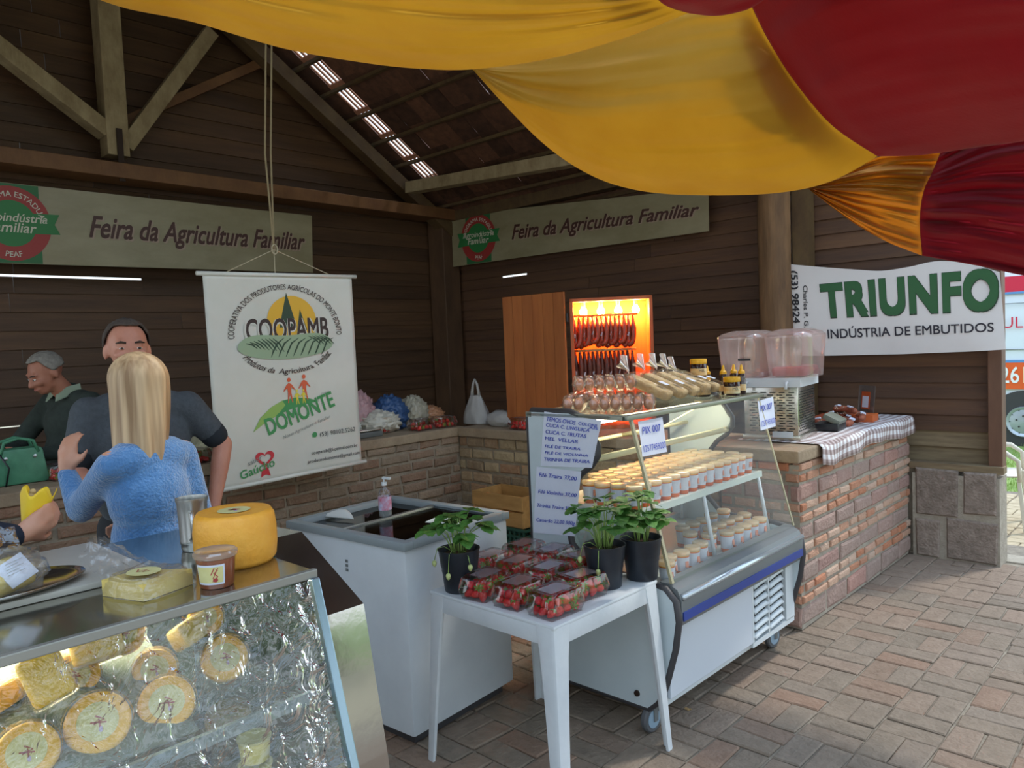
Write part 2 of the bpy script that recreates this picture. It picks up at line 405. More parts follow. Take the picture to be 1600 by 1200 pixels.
# outdoors: kerb, paving and lawn
g = MB(); g.box((2, 34, -0.14), (70, 50.6, 0.1)); lawn = g.build('ground', mat('lawn_soil', '#6f8a45', .95, col2='#8fa65c', scale=(3, 3, 3), bump=.5)); tag(lawn, kind='structure')
g = MB(); g.box((-22, 2, -0.15), (28, 16, 0.1)); g.box((14, 2, -0.15), (22, 16, .1)); g.box((-2, -13, -.15), (30, 18, .1)); tag(g.build('ground', mat('trodden_earth', '#9a9078', .95, col2='#b3a98f', scale=(2, 2, 2), bump=.5)), kind='structure')
g = MB(); g.box((0.5, 6.28, -0.04), (6.0, .2, 0.085), None, .01); tag(g.build('trim_1', MORTARL), kind='structure')
g = MB(); g.box((1.5, 7.7, -0.10), (8, 2.7, .1)); yard = g.build('ground', SAND); tag(yard, kind='structure')
g = MB()
for i in range(-10, 14):
    for j in range(0, 10):
        for k in (-1, 1):
            cx = i * .245; cy = 6.55 + j * .245; o_ = (i + j) % 2
            p = (cx, cy + k * .061) if o_ else (cx + k * .061, cy)
            me = pv[(i * 7 + j) % 6]; Mx = Matrix.Translation((*p, -.062)) @ rot3(0, 0, 0 if o_ else PI / 2).to_4x4(); g.add([Mx @ v.co for v in me.vertices], [tuple(q_.vertices) for q_ in me.polygons])
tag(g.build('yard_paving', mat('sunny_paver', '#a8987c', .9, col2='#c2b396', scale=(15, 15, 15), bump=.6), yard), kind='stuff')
g = MB(); rr = random.Random(3)
for _ in range(9000):
    x = rr.uniform(-3.4, 2.2); y = 9.0 + rr.random() ** 1.5 * 6; h = rr.uniform(.03, .08); a = rr.uniform(0, PI); dx = math.cos(a) * .006; dy = math.sin(a) * .006
    g.add([(x - dx, y - dy, -.09), (x + dx, y + dy, -.09), (x + rr.uniform(-.02, .02), y, -.09 + h)], [(0, 1, 2)])
tag(g.build('grass', mat('grass_blade', '#7d9c46', .7, col2='#a3b868', scale=(4, 4, 4), trans=.3)), 'short green grass around the parked van', 'grass', kind='stuff')

# ------------------------------------------------------------------ wooden walls
XL = -6.9; YB = 6.15
def zroof(y): return 5.62 - .65 * abs(y - 2.3)
wl_ = bpy.data.objects.new('wall_left', None); COL.objects.link(wl_); tag(wl_, kind='structure')
wb_ = bpy.data.objects.new('wall_back', None); COL.objects.link(wb_); tag(wb_, kind='structure')
def plank_l(y0, y1, z, h, thick=.022):
    b = MB(); y0b = y0; y1b = y1
    t = h / 2
    vs = []
    for (x, zz) in ((XL - thick, -t), (XL + .014, -t), (XL - .004, t), (XL - thick, t)):
        vs.append((x, y0, z + zz))
    for (x, zz) in ((XL - thick, -t), (XL + .014, -t), (XL - .004, t), (XL - thick, t)):
        vs.append((x, y1, z + zz))
    b.add(vs, [(0, 1, 2, 3), (7, 6, 5, 4), (0, 4, 5, 1), (1, 5, 6, 2), (2, 6, 7, 3), (3, 7, 4, 0)])
    return b.build('plank', W_DARK, wl_)
P = .147; z = .62 + P / 2; k = 0
while z < 5.5:
    yr = 2.3 + (5.62 - z) / .65; y1 = min(YB, yr - .04); y0 = max(-1.55, 2.3 - (yr - 2.3) + .04)
    if y1 - y0 > .3:
        cut = y0 + (y1 - y0) * random.uniform(.35, .7)
        for a, b_ in ((y0, cut - .002), (cut + .002, y1)):
            hh = P + .006; zz = z
            if abs(z - 2.27) < P / 2 + .001: a2 = max(a, 2.62)
            for (s0, s1) in ([(a, min(b_, 2.62)), (max(a, 2.62), b_)] if abs(z - 2.27) < P * .5 else [(a, min(b_, 1.92)), (max(a, 1.92), b_)] if abs(z - 1.14) < P * .5 else [(a, b_)]):
                if s1 - s0 < .05: continue
                if abs(z - 2.27) < P * .5 and s1 <= 2.63: plank_l(s0, s1, z - .012, hh - .024)
                elif abs(z - 1.14) < P * .5 and s1 <= 1.93: plank_l(s0, s1, z - .008, hh - .018)
                else: plank_l(s0, s1, z, hh)
    z += P; k += 1
b = MB(); b.box((XL - .09, 2.3, .3), (.2, 7.8, .64)); b.build('footing', STONE, wl_)
PB = .117; z = .68 + PB / 2
def plank_b(x0, x1, z, h, m=W_DARKX):
    t = h / 2; b = MB(); ys = ((YB + .022, -t), (YB - .013, -t), (YB + .004, t), (YB + .022, t))
    vs = [(x0, y, z + q) for y, q in ys] + [(x1, y, z + q) for y, q in ys]
    b.add(vs, [(0, 1, 2, 3), (7, 6, 5, 4), (0, 4, 5, 1), (1, 5, 6, 2), (2, 6, 7, 3), (3, 7, 4, 0)]); return b.build('plank', m, wb_)
W_OLD = mat('bleached_plank', '#6b5a44', .8, col2='#8a795c', scale=(3, 3, 30), bump=.3, objvar=.1)
while z < 3.12:
    i_ = round((z - .68) / PB - .5)
    j1 = -4.3 + random.uniform(-.6, .6)
    segs = [(XL, j1), (j1 + .004, -2.66), (-2.656, -1.24)]
    for s0, s1 in segs:
        if abs(z - 2.335) < PB * .5 and s0 == XL:
            plank_b(XL, -5.98, z, PB + .006); plank_b(-5.98, -5.6, z - .012, PB - .02); plank_b(-5.6, s1, z, PB + .006)
        else: plank_b(s0, s1, z, PB + .006, W_OLD if (i_ in (0, 1) and s0 > -3) else W_DARKX)
    z += PB
b = MB()
b.box((-4.3, YB + .02, .33), (5.25, .24, .68)); b.build('footing', MORTAR, wb_)
# stone plinth under the end of the back wall
pl = thing('stone_plinth', 'low plinth of large pitted grey stones under the end of the board wall', 'plinth', (-1.45, 6.1, 0)); tag(pl, kind='structure')
b = MB(); b.box((-1.46, 6.113, .30), (.55, .22, .62)); b.build('mortar', MORTARL, pl)
for (x0, x1, z0, z1) in ((-1.72, -1.43, .30, .655), (-1.41, -1.19, .34, .655), (-1.72, -1.55, .0, .28), (-1.52, -1.19, .0, .31)):
    me = slab_mesh('stone', x1 - x0 - .018, z1 - z0 - .018, .2, .010, STONE, .006, '-Y'); link('stone', me, pl).matrix_basis = Matrix.Translation(((x0 + x1) / 2, 6.09, (z0 + z1) / 2)) @ Matrix.Identity(4)
# posts
def post(name, pts, w, d, m, label):
    t = thing(name, label, 'post', pts[0]); tag(t, kind='structure')
    b = MB(); b.beam(pts[0], pts[1], w, d, (0, 1, 0), .01); b.build('shaft', m, t); return t
post('corner_post', ((-6.74, 5.98, 0), (-6.74, 5.98, 3.16)), .26, .24, mat('corner_post_wood', '#4a3423', .65, col2='#634831', scale=(5, 5, 2), bump=.3), 'square dark timber post in the inner corner of the stall')
t = thing('log_post', 'rough peeled tree-trunk post beside the white sausage-maker banner', 'post', (-2.70, 5.98, 0)); tag(t, kind='structure')
b = MB(); rr = random.Random(5)
b.grid(lambda u, v: (-2.72 + v * .02 + (.125 + .018 * noise.noise((u * 6, v * 5, 1)) + .01 * math.cos(3 * 2 * PI * u)) * math.cos(2 * PI * u), 5.93 + (.12 + .02 * noise.noise((math.cos(2 * PI * u) * 2, math.sin(2 * PI * u) * 2, v * 6))) * math.sin(2 * PI * u), v * 3.05), 20, 24, True)
b.build('trunk', mat('peeled_log', '#8a6744', .75, col2='#5d442c', scale=(10, 10, 1.6), bump=.6, bscale=(30, 30, 4)), t, True)
b = MB(); b.box((-2.52, 6.05, 1.55), (.13, .12, 3.05)); b.build('board', W_RAFT, t)
t = thing('end_post', 'slim reddish-brown square post closing the right end of the board wall', 'post', (-1.215, 6.1, .64)); tag(t, kind='structure')
b = MB(); b.box((-1.215, 6.10, 1.9), (.085, .12, 2.5), None, .006); b.build('shaft', mat('end_post_wood', '#5d4030', .6, col2='#74523d', scale=(8, 8, 2), bump=.2), t)
b = MB(); b.box((-1.46, 6.06, .665), (.60, .10, .05), None, .004); b.build('sill', W_OLD, t)

# ------------------------------------------------------------------ roof truss against the gable
t = thing('roof_truss', 'timber roof truss with central king post spanning the left gable wall', 'truss', (-6.65, 2.3, 3.1)); tag(t, kind='structure')
X = -6.66
b = MB(); b.beam((X, -1.5, 3.235), (X, 6.0, 3.175), .12, .29, (1, 0, 0), .006); b.build('tie_beam', W_BEAM, t)
b = MB(); b.beam((X + .02, 2.38, 3.33), (X + .02, 2.38, 5.5), .17, .17, (1, 0, 0), .006); b.build('king_post', W_GREY, t)
b = MB(); b.beam((X + .02, 2.32, 3.52), (X + .02, .6, 4.72), .12, .16, (1, 0, 0), .006); b.build('strut', W_GREY, t)
b = MB(); b.beam((X + .03, 2.45, 3.42), (X + .03, 3.25, 4.55), .12, .11, (1, 0, 0), .006); b.build('strut', W_GREY, t)
b = MB(); b.beam((X - .14, 2.45, 3.63), (X - .14, 3.82, 4.46), .08, .16, (1, 0, 0), .004); b.build('brace', W_BEAM, t)
for sgn in (1, -1):
    b = MB(); b.beam((X, 2.3, 5.42), (X, 2.3 + sgn * 3.75, 5.42 - .65 * 3.75), .13, .16, (1, 0, 0), .006); b.build('rafter', W_RAFT, t)
b = MB(); b.box((X + .12, 2.385, 3.33), (.012, .045, .42)); b.build('iron_strap', mat('rust_iron', '#3a2b22', .6, .6), t)

# ------------------------------------------------------------------ tiled roof
ce = bpy.data.objects.new('ceiling', None); COL.objects.link(ce); tag(ce, kind='structure')
ca = math.atan(.65); cs, sn = math.cos(ca), math.sin(ca)
b = MB()
for i in range(7): u = i / 6; a = PI * (u - .5); b.v += [(.118 * math.sin(a), -.19, .045 * math.cos(a)), (.105 * math.sin(a), .19, .04 * math.cos(a))]
for i in range(6): b.f.append((2 * i, 2 * i + 1, 2 * i + 3, 2 * i + 2))
for (x0, x1) in ((-.118, .118),): b.add([(x0, -.19, -.012), (x1, -.19, -.012), (x1, .19, -.012), (x0, .19, -.012)], [(0, 1, 2, 3)])
b.add([(-.118, -.19, -.012), (.118, -.19, -.012), (.118, -.19, .03), (-.118, -.19, .03)], [(0, 1, 2, 3)])
tme = b.mesh('roof_tile', TILE, 40)
rrt = random.Random(11); nt = 0; sheet = MB(); leak = []
Rs = Matrix(((1, 0, 0), (0, cs, sn), (0, -sn, cs))).to_4x4()
nc = 21; X0 = -6.86
for r_ in range(14):
    s = .2 + r_ * .35; y = 2.3 + s * cs; zt = 5.60 - s * sn + .03
    for c_ in range(nc):
        x = X0 + c_ * .236
        if c_ in (2,) and 5 <= r_ <= 10: leak.append((x, y, zt)); continue
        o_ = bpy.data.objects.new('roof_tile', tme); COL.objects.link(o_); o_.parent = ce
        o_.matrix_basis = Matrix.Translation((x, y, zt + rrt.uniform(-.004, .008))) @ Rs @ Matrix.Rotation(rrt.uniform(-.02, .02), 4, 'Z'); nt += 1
# one column of thin slotted tiles that lets daylight through
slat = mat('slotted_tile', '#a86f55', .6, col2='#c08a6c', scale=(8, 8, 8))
for x, y, zt in leak:
    b = MB(); b.M = Matrix.Translation((x, y, zt)) @ Rs
    for k_ in range(4): b.box((-.098 + k_ * .062, 0, 0), (.026, .34, .012))
    b.box((0, -.165, -.005), (.236, .05, .02)); b.build('slotted_tile', slat, ce)
b = MB(); b.M = Matrix(((1, 0, 0, 0), (0, 1, 0, 0), (0, 0, 1, .12), (0, 0, 0, 1)))
for r_ in range(14):
    s = .2 + r_ * .35; y = 2.3 - s * cs; zt = 5.60 - s * sn - .09
    for c_ in range(nc):
        x = X0 + c_ * .236; b.add([(x - .12, y - .17, zt - .11 * 1), (x + .12, y - .17, zt - .11), (x + .12, y + .17, zt + .11), (x - .12, y + .17, zt + .11), (x, y - .17, zt - .06), (x, y + .17, zt + .16)], [(0, 4, 5, 3), (4, 1, 2, 5), (0, 1, 2, 3)])
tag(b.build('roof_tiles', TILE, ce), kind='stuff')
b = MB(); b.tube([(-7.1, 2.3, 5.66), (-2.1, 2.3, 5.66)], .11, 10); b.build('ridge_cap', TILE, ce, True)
for r_ in range(15):
    for sg in (1, -1):
        s = .03 + r_ * .35; b = MB(); b.beam((-7.05, 2.3 + sg * s * cs, 5.565 - s * sn), (-2.1, 2.3 + sg * s * cs, 5.565 - s * sn), .04, .03, (0, 0, 1)); b.build('batten', W_RAFT, ce)
for x in (-3.3, -2.25):
    for sg in (1, -1):
        b = MB(); b.beam((x, 2.3, 5.46), (x, 2.3 + sg * 4.15, 5.46 - .65 * 4.15), .07, .12, (1, 0, 0)); b.build('rafter', W_RAFT, ce)
pa = on(640, 294, 'Y', 5.35); pb_ = on(900, 248, 'Y', 5.30); pb_ = pa + (pb_ - pa) * 1.9; b = MB(); b.beam(pa, pb_, .13, .12, (0, 0, 1), .008); tag(b.build('purlin_beam', W_GREY), 'pale round-edged purlin under the tiles near the back wall', 'beam', kind='structure')
b = MB(); b.beam((-6.8, 6.04, 3.18), (-2.1, 6.04, 3.18), .12, .14, (0, 0, 1), .006); tag(b.build('wall_plate', W_RAFT), 'dark timber plate along the top of the back wall', 'beam', kind='structure')
b = MB(); b.beam((-6.8, -1.45, 3.18), (-2.1, -1.45, 3.18), .12, .14, (0, 0, 1), .006); tag(b.build('wall_plate', W_RAFT), 'dark timber plate on the open side, out of the picture', 'beam', kind='structure')
post('outer_post', ((-2.3, -1.45, 0), (-2.3, -1.45, 3.12)), .16, .16, W_BEAM, 'square timber post at the open side, out of the picture')

# ------------------------------------------------------------------ brick counters
def brickrun(parent, face, L0, L1, fixed, courses, seed, skip=None):
    """face '+X': bricks run along Y at x=fixed; '-Y': along X at y=fixed. courses: list of (height, (len0, len1), material)"""
    r = random.Random(seed); z = 0.012; pool = {}
    for ci, (h, (l0, l1), m) in enumerate(courses):
        a = L0 + (r.uniform(-.6, 0) * l1)
        while a < L1 - .02:
            l = r.uniform(l0, l1); s0 = max(a, L0 + .004); s1 = min(a + l, L1 - .004); a += l + .022
            if s1 - s0 < .03: continue
            key = (m.name, face); pool.setdefault(key, [])
            if len(pool[key]) < 8: pool[key].append(slab_mesh('brick', .2, .06, .05, .008, m, .005, 'X' if face == '+X' else '-Y'))
            me = r.choice(pool[key]); o_ = link('brick', me, parent)
            pr = r.uniform(-.004, .007); c = (s0 + s1) / 2; hz = (h - .020) / .06
            o_.location = (fixed - .022 + pr, c, z + h / 2) if face == '+X' else (c, fixed + .022 - pr, z + h / 2)
            o_.scale = (1, (s1 - s0) / .2, hz) if face == '+X' else ((s1 - s0) / .2, 1, hz)
            o_.rotation_euler = ((r.uniform(-.012, .012), 0, 0) if face == '+X' else (0, r.uniform(-.012, .012), 0))
        z += h
CT = 1.02
XC = -4.60; YC = 4.15; XR = -1.76; YR = 4.10
# left
cl = thing('brick_counter', 'long dusty red brick counter behind the chest freezer and hanging banner', 'counter', (-4.8, 2.5, 0)); tag(cl, kind='structure')
b = MB(); b.box((-4.83, 1.6, .47), (.44, 5.2, .94)); b.build('mortar', MORTAR, cl)
crs = [(.079, (.19, .25), BRICK_D)] * 12
brickrun(cl, '+X', 0.9, YC, XC, crs, 21)
SLAB = mat('counter_slab', '#87745e', .8, col2='#a08d74', scale=(7, 7, 7), bump=.5, bscale=(50, 50, 50))
b = MB(); b.box((-4.84, 1.55, .985), (.52, 5.3, .07), None, .008); b.build('counter_slab', SLAB, cl)
# back
cb = thing('stone_counter', 'rough counter of mixed stones and bricks under the egg cartons and smoke cabinet', 'counter', (-3.4, 4.4, 0)); tag(cb, kind='structure')
b = MB(); b.box((-3.46, 4.385, .47), (2.34, .446, .94)); b.build('mortar', MORTAR, cb)
brickrun(cb, '-Y', XC, -2.1, YC, [(.094, (.13, .22), BRICK_S)] * 10, 22)
b = MB(); b.box((-3.435, 4.395, .984), (2.28, .55, .07), None, .008); b.build('counter_slab', SLAB, cb)
# right
cr_ = thing('brick_counter', 'sunlit orange and mauve brick counter under the checked cloth', 'counter', (-1.98, 5.0, 0)); tag(cr_, kind='structure')
b = MB(); b.box((-2.006, 5.062, .47), (.476, 1.90, .93)); b.build('mortar', MORTARL, cr_)
S_ = (.062, (.10, .19), BRICK_O); B_ = (.105, (.24, .34), BRICK_M)
seq = [(.13, (.26, .36), BRICK_M), S_, S_, B_, S_, S_, B_, S_, S_, B_, S_, (.062, (.16, .26), BRICK_O)]
brickrun(cr_, '+X', YR + .01, 6.02, XR, seq, 23)
brickrun(cr_, '-Y', -2.24, XR - .005, YR, seq, 24)
b = MB(); b.box((-2.02, 5.06, .985), (.54, 1.98, .07), None, .01); b.build('counter_slab', SLAB, cr_)
# ------------------------------------------------------------------ draped cloths
def catmull(P, t):
    n = len(P) - 1; x = min(max(t, 0), 1) * n; i = min(int(x), n - 1); f = x - i
    p0 = P[max(i - 1, 0)]; p1 = P[i]; p2 = P[i + 1]; p3 = P[min(i + 2, n)]
    return tuple(.5 * ((2 * b) + (c - a) * f + (2 * a - 5 * b + 4 * c - d) * f * f + (3 * b - a - 3 * c + d) * f ** 3) for a, b, c, d in zip(p0, p1, p2, p3))
def drape(name, parent, m, top, bot, left, right, bulge, wr, wf, seed, nu=90, nv=60, lip=.16):
    """sheet between four edge curves; belly sags towards the ground, folds run along its length"""
    def pt(u, v):
        T = catmull(top, u); B = catmull(bot, u); L = catmull(left, v); R_ = catmull(right, v)
        c00, c10, c01, c11 = top[0], top[-1], bot[0], bot[-1]; o = []
        for k in range(3):
            o.append((1 - v) * T[k] + v * B[k] + (1 - u) * L[k] + u * R_[k] - ((1 - u) * (1 - v) * c00[k] + u * (1 - v) * c10[k] + (1 - u) * v * c01[k] + u * v * c11[k]))
        e = math.sin(PI * min(max(v, 0), 1)) ; g_ = min(1, 9 * u) * min(1, 9 * (1 - u)); g_ = g_ * g_ * (3 - 2 * g_); d = o[2] - bulge * e * math.sin(PI * min(max(u * .8 + .1, 0), 1)) * g_
        q = noise.noise((u * 1.3 + seed, v * wf, seed)) + .5 * noise.noise((u * 2.5, v * wf * 2.3 + 4, seed)) + .16 * noise.noise((u * 3.5, v * wf * 6 + 9, seed))
        d += wr * q * (.35 + .65 * math.sin(PI * min(1, u + .02)) if left[0] == left[-1] else 1) * (.12 + .88 * g_) *  min(1, 6 * (1 - v) + .25)
        p = EYE + (ray(o[0], o[1]).normalized()) * d
        return p
    def fn(u, v):
        if v <= 1: return pt(u, v)
        w = (v - 1) / lip; p = pt(u, 1); a = EYE + (p - EYE) * 1.0
        return p + V(-.12, .22, .10) * w + V(0, 0, .10) * w * w
    b = MB(); b.grid(lambda u, v: fn(u, v * (1 + lip)), nu, nv)
    o = b.build(name, m, parent, True); q = o.modifiers.new('t', 'SOLIDIFY'); q.thickness = .0015; return o
def cloth(name, c1, c2):
    m = mat(name, c1, .85, col2=c2, scale=(2.2, 2.2, 2.2), bump=.12, bscale=(70, 70, 70), trans=.68, sheen=.2); return m
YEL = cloth('yellow_cloth', '#d0aa38', '#d8b548'); YEL2 = cloth('gold_cloth', '#d0983a', '#d8a448'); RED = cloth('red_cloth', '#98222a', '#a02a31'); RED2 = cloth('wine_cloth', '#931f32', '#9a2639')
# nearest swag
d1 = thing('draped_cloth', 'yellow swag hanging nearest overhead with a small red end', 'cloth', far(700, 20, 2.5), 'yellow and red swags overhead')
seam1 = [(1003, 0, 2.15), (1040, 11, 2.12), (1077, 20, 2.15)]
seam1f = [(960, -260, 1.7), (1003, -60, 2.0), (1030, 0, 2.1), (1077, 20, 2.15)]
drape('yellow_panel', d1, YEL, [(150, -330, 3.0), (400, -340, 2.6), (700, -330, 2.2), (960, -260, 1.7)], [(90, -25, 3.1), (190, 12, 3.05), (300, 35, 3.0), (440, 76, 2.85), (560, 98, 2.75), (650, 108, 2.6), (740, 109, 2.5), (860, 92, 2.4), (980, 58, 2.25), (1077, 20, 2.15)],
      [(150, -330, 3.0), (130, -180, 3.0), (110, -90, 3.05), (90, -25, 3.1)], seam1f, .3, .07, 9, 1.3, 110, 70)
drape('red_panel', d1, RED, [(960, -260, 1.7), (1150, -240, 1.8), (1420, -200, 1.9)], [(1077, 20, 2.15), (1115, 24, 2.1), (1150, 19, 2.1), (1180, 8, 2.1), (1240, -30, 2.1), (1420, -110, 2.1)], seam1f, [(1420, -200, 1.9), (1420, -155, 2.0), (1420, -110, 2.1)], .1, .05, 6, 2.1, 40, 30)
# middle swag
d2 = thing('draped_cloth', 'largest swag, wide yellow belly sewn to a broad red panel', 'cloth', far(1150, 200, 3.2), 'yellow and red swags overhead')
seam2 = [(1172, 5, 3.0), (1200, 62, 3.0), (1242, 128, 3.0), (1300, 196, 3.0), (1372, 245, 3.05)]
drape('yellow_panel', d2, YEL, [(738, 104, 3.9), (880, 70, 3.5), (1030, 25, 3.2), (1172, 5, 3.0)], [(738, 108, 3.9), (790, 166, 3.8), (848, 224, 3.7), (905, 265, 3.6), (965, 291, 3.5), (1040, 304, 3.4), (1150, 306, 3.3), (1235, 300, 3.2), (1305, 282, 3.1), (1372, 245, 3.05)],
      [(738, 104, 3.9), (738, 108, 3.9)], seam2, .35, .05, 7, 3.7, 110, 70)
drape('red_panel', d2, RED, [(1172, 5, 3.0), (1260, -80, 2.5), (1450, -140, 2.2), (1750, -160, 2.0), (2350, -230, 1.9)], [(1372, 245, 3.05), (1440, 243, 2.95), (1530, 231, 2.8), (1620, 218, 2.6), (1800, 180, 2.4), (2350, 60, 2.1)], seam2, [(2350, -230, 1.9), (2360, -80, 2.0), (2350, 60, 2.1)], .2, .05, 8, 5.2, 80, 60)
# farthest swag
d3 = thing('draped_cloth', 'farthest swag, pleated orange-gold cloth joined to wine red, above the sausage banner', 'cloth', far(1450, 320, 4.2), 'yellow and red swags overhead')
seam3 = [(1472, 232, 4.0), (1457, 268, 4.0), (1443, 300, 4.0), (1437, 345, 4.05), (1441, 400, 4.1)]
drape('gold_panel', d3, YEL2, [(1262, 292, 4.5), (1330, 262, 4.3), (1400, 238, 4.1), (1472, 232, 4.0)], [(1262, 294, 4.5), (1300, 324, 4.4), (1342, 354, 4.3), (1390, 380, 4.2), (1441, 400, 4.1)], [(1262, 292, 4.5), (1262, 294, 4.5)], seam3, .1, .13, 16, 7.7, 60, 90, .1)
drape('wine_panel', d3, RED2, [(1472, 232, 4.0), (1560, 180, 3.8), (1650, 150, 3.6), (1800, 110, 3.4), (2350, 0, 3.0)], [(1441, 400, 4.1), (1490, 409, 4.1), (1545, 419, 4.05), (1605, 432, 4.0), (1800, 465, 3.8), (2350, 470, 3.3)], seam3, [(2350, 0, 3.0), (2370, 250, 3.1), (2350, 470, 3.3)], .1, .11, 15, 8.4, 70, 90, .1)

# ------------------------------------------------------------------ fair banners
KRAFT = mat('kraft_banner', '#8a8060', .34, col2='#9c9273', scale=(2, 2, 5), bump=.5, bscale=(5, 5, 9))
P_RED = mat('print_red', '#a03530', .5); P_GRN = mat('print_green', '#2c6b3c', .5); P_WHT = mat('print_white', '#cfcbb8', .5); P_BRN = mat('print_brown', '#4a2a22', .5); P_SHD = mat('print_tan_shadow', '#a78f7c', .5)
def fair_banner(label, f, W, H, cx=.44):
    t = thing('banner', label, 'banner', f(0, 0), 'farm fair banners on the walls')
    f0 = f; f = lambda x, y, k=0: f0(x, y, .4 * k)
    b = MB(); b.grid(lambda u, v: f(u * W, v * H), 120, 12); b.build('sheet', KRAFT, t, True)
    cy, R = .30, .28
    printed('green_band', [poly([(cx - .20, 0.004), (cx + .20, .004), (cx + .20, H - .004), (cx - .20, H - .004)])], f, P_GRN, t, .008)
    printed('red_seal', [disc(cx, cy, R)], f, P_RED, t, .010)
    printed('green_seal', [disc(cx, cy, R * .62), poly([(cx - R * 1.22, cy - .085), (cx + R * 1.22, cy - .065), (cx + R * 1.08, cy + .01), (cx + R * 1.22, cy + .09), (cx - R * 1.22, cy + .075), (cx - R * 1.1, cy)])], f, mat('print_leaf', '#2f7a40', .5), t, .012)
    printed('lettering', [fit(text2d('Agroindústria', .1, .012, .25), cx - .25, cx + .25, cy + .015), fit(text2d('Familiar', .1, .012, .25), cx - .17, cx + .17, cy - .065),
            arc(text2d('PROGRAMA ESTADUAL', .058, .01, 0, 'CENTER'), cx, cy, R * .72, PI / 2), arc(text2d('PEAF', .06, .01, 0, 'CENTER'), cx, cy, R * .9, -PI / 2, True)], f, P_WHT, t, .015)
    tx = fit(text2d('Feira da Agricultura Familiar', .2, .022, .35, 'LEFT', 1.0), cx + .52 + (.04 if cx > .5 else 0), W - .09, .235, .175)
    printed('lettering', [([(x + .012, y - .012) for x, y in tx[0]], tx[1])], f, P_SHD, t, .008)
    printed('lettering', [tx], f, P_BRN, t, .011); return t
X2 = 5.99; a = on(705, 337, 'Y', X2); bl = on(708, 417, 'Y', X2); br = on(1108, 361, 'Y', X2); tr = on(1107, 293, 'Y', X2)
fair_banner('long tan fair banner on the back wall above the smoke cabinet', quadmap(bl, br, tr, a, 3.31, .6), 3.31, .6)
X1 = -6.57; a = on(487, 337, 'X', X1); br = on(489, 426, 'X', X1); w1 = 3.31 * .93
bl = V(X1, br.y - w1, on(0, 410, 'X', X1).z - .01); tl = V(X1, br.y - w1, on(0, 284, 'X', X1).z)
fair_banner('long tan fair banner on the left wall under the truss beam', quadmap(bl, br, a, tl, 3.31, .6, n=V(1, 0, 0)), 3.31, .6, .60)

# ------------------------------------------------------------------ hanging cooperative banner
XB = -4.38; q = [on(*p, 'X', XB) for p in ((342, 767), (565, 722), (545, 433), (316, 427))]
q[2].x += .03; BW, BH = 1.0, 1.28
f0_ = quadmap(*q, BW, BH, n=V(1, 0, 0)); f = lambda x, y, k=0: f0_(x, y, .4 * k)
t = thing('hanging_banner', 'white cooperative banner hung on cords before the brick counter', 'banner', q[0])
VIN = mat('white_vinyl', '#c9c8bd', .4, col2='#d2d1c8', scale=(2, 2, 2), bump=.25, bscale=(3, 3, 2))
b = MB(); b.grid(lambda u, v: f(u * BW, v * BH), 40, 40); o = b.build('sheet', VIN, t, True, .001)
for v in (0, BH):
    b = MB(); b.tube([f(-.035, v), f(BW + .035, v)], .013, 10); b.build('rod', mat('white_plastic_rod', '#d8d6cc', .4), t, True)
cord = mat('pale_cord', '#b5a88c', .8)
hk = on(428, 390, 'X', XB); b = MB(); b.tube([f(.12, BH), hk, f(.86, BH)], .003, 5); b.build('cord', cord, t)
b = MB(); b.tube([hk + V(.01, .02 * math.cos(a_), .03 * math.sin(a_) - .0) for a_ in [k * PI / 6 for k in range(13)]], .004, 5); b.tube([hk, on(430, 428, 'X', XB)], .003, 5); b.build('knot', cord, t)
for k_, px in enumerate((415, 424)):
    b = MB(); b.tube([hk, on(px - 1, 240, 'X', XB + .0), on(px, 84, 'X', XB)] + [on(px + 2, -30, 'X', XB)], .006, 6); b.build('rope', mat('hemp_rope', '#8d7c5c', .9), t)
PB_ = mat('print_dark_brown', '#33211f', .5); PY = mat('print_sun', '#dcab2c', .5); PDG = mat('print_pine', '#24402c', .5); PLG = mat('print_sage', '#96ab8a', .5); PG2 = mat('print_grass_green', '#3f8f52', .5); PG3 = mat('print_lime', '#8fb45a', .5); PO = mat('print_orange', '#d25a33', .5); PYL = mat('print_yellow', '#e0cf3a', .5); PK = mat('print_black', '#26262c', .5); PR = mat('print_heart_red', '#c62f3a', .5); PGY = mat('print_grey', '#8b8f8b', .5)
cx, cy = .51, .905
def ell(sh, sx, sy=1): return ([(cx + (x - cx) * sx, cy + (y - cy) * sy) for x, y in sh[0]], sh[1])
printed('lettering', [ell(arc(fit(text2d('COOPERATIVA DOS PRODUTORES AGRÍCOLAS DO MONTE BONITO', .0525, .006), -.485, .485, 0, .043), cx, cy, .30, PI / 2), 1.16, .95)], f, PB_, t, .012)
printed('sun', [disc(.545, .985, .17, .165)], f, PY, t, .010)
printed('pines', [poly([(.455, .95), (.515, 1.17), (.575, .95)]), poly([(.575, .93), (.602, 1.065), (.645, .93)])], f, PDG, t, .0115)
tx = fit(text2d('COOPAMB', .2, .02), .235, .80, .875, .135)
printed('lettering', [([(cx + (x - cx) * 1.02, y - .004) for x, y in fit(text2d('COOPAMB', .2, .05), .228, .807, .875, .138)[0]], fit(text2d('COOPAMB', .2, .05), .228, .807, .875, .138)[1])], f, VIN, t, .0125)
printed('lettering', [tx], f, PB_, t, .014)
hill = [(.50 + .325 * math.cos(a_), .835 + (.085 + (.02 * math.sin(3 * a_) if a_ < PI else 0)) * math.sin(a_)) for a_ in [2 * PI * k / 48 for k in range(48)]]
printed('field', [poly(hill)], f, PLG, t, .0155)
fur = []
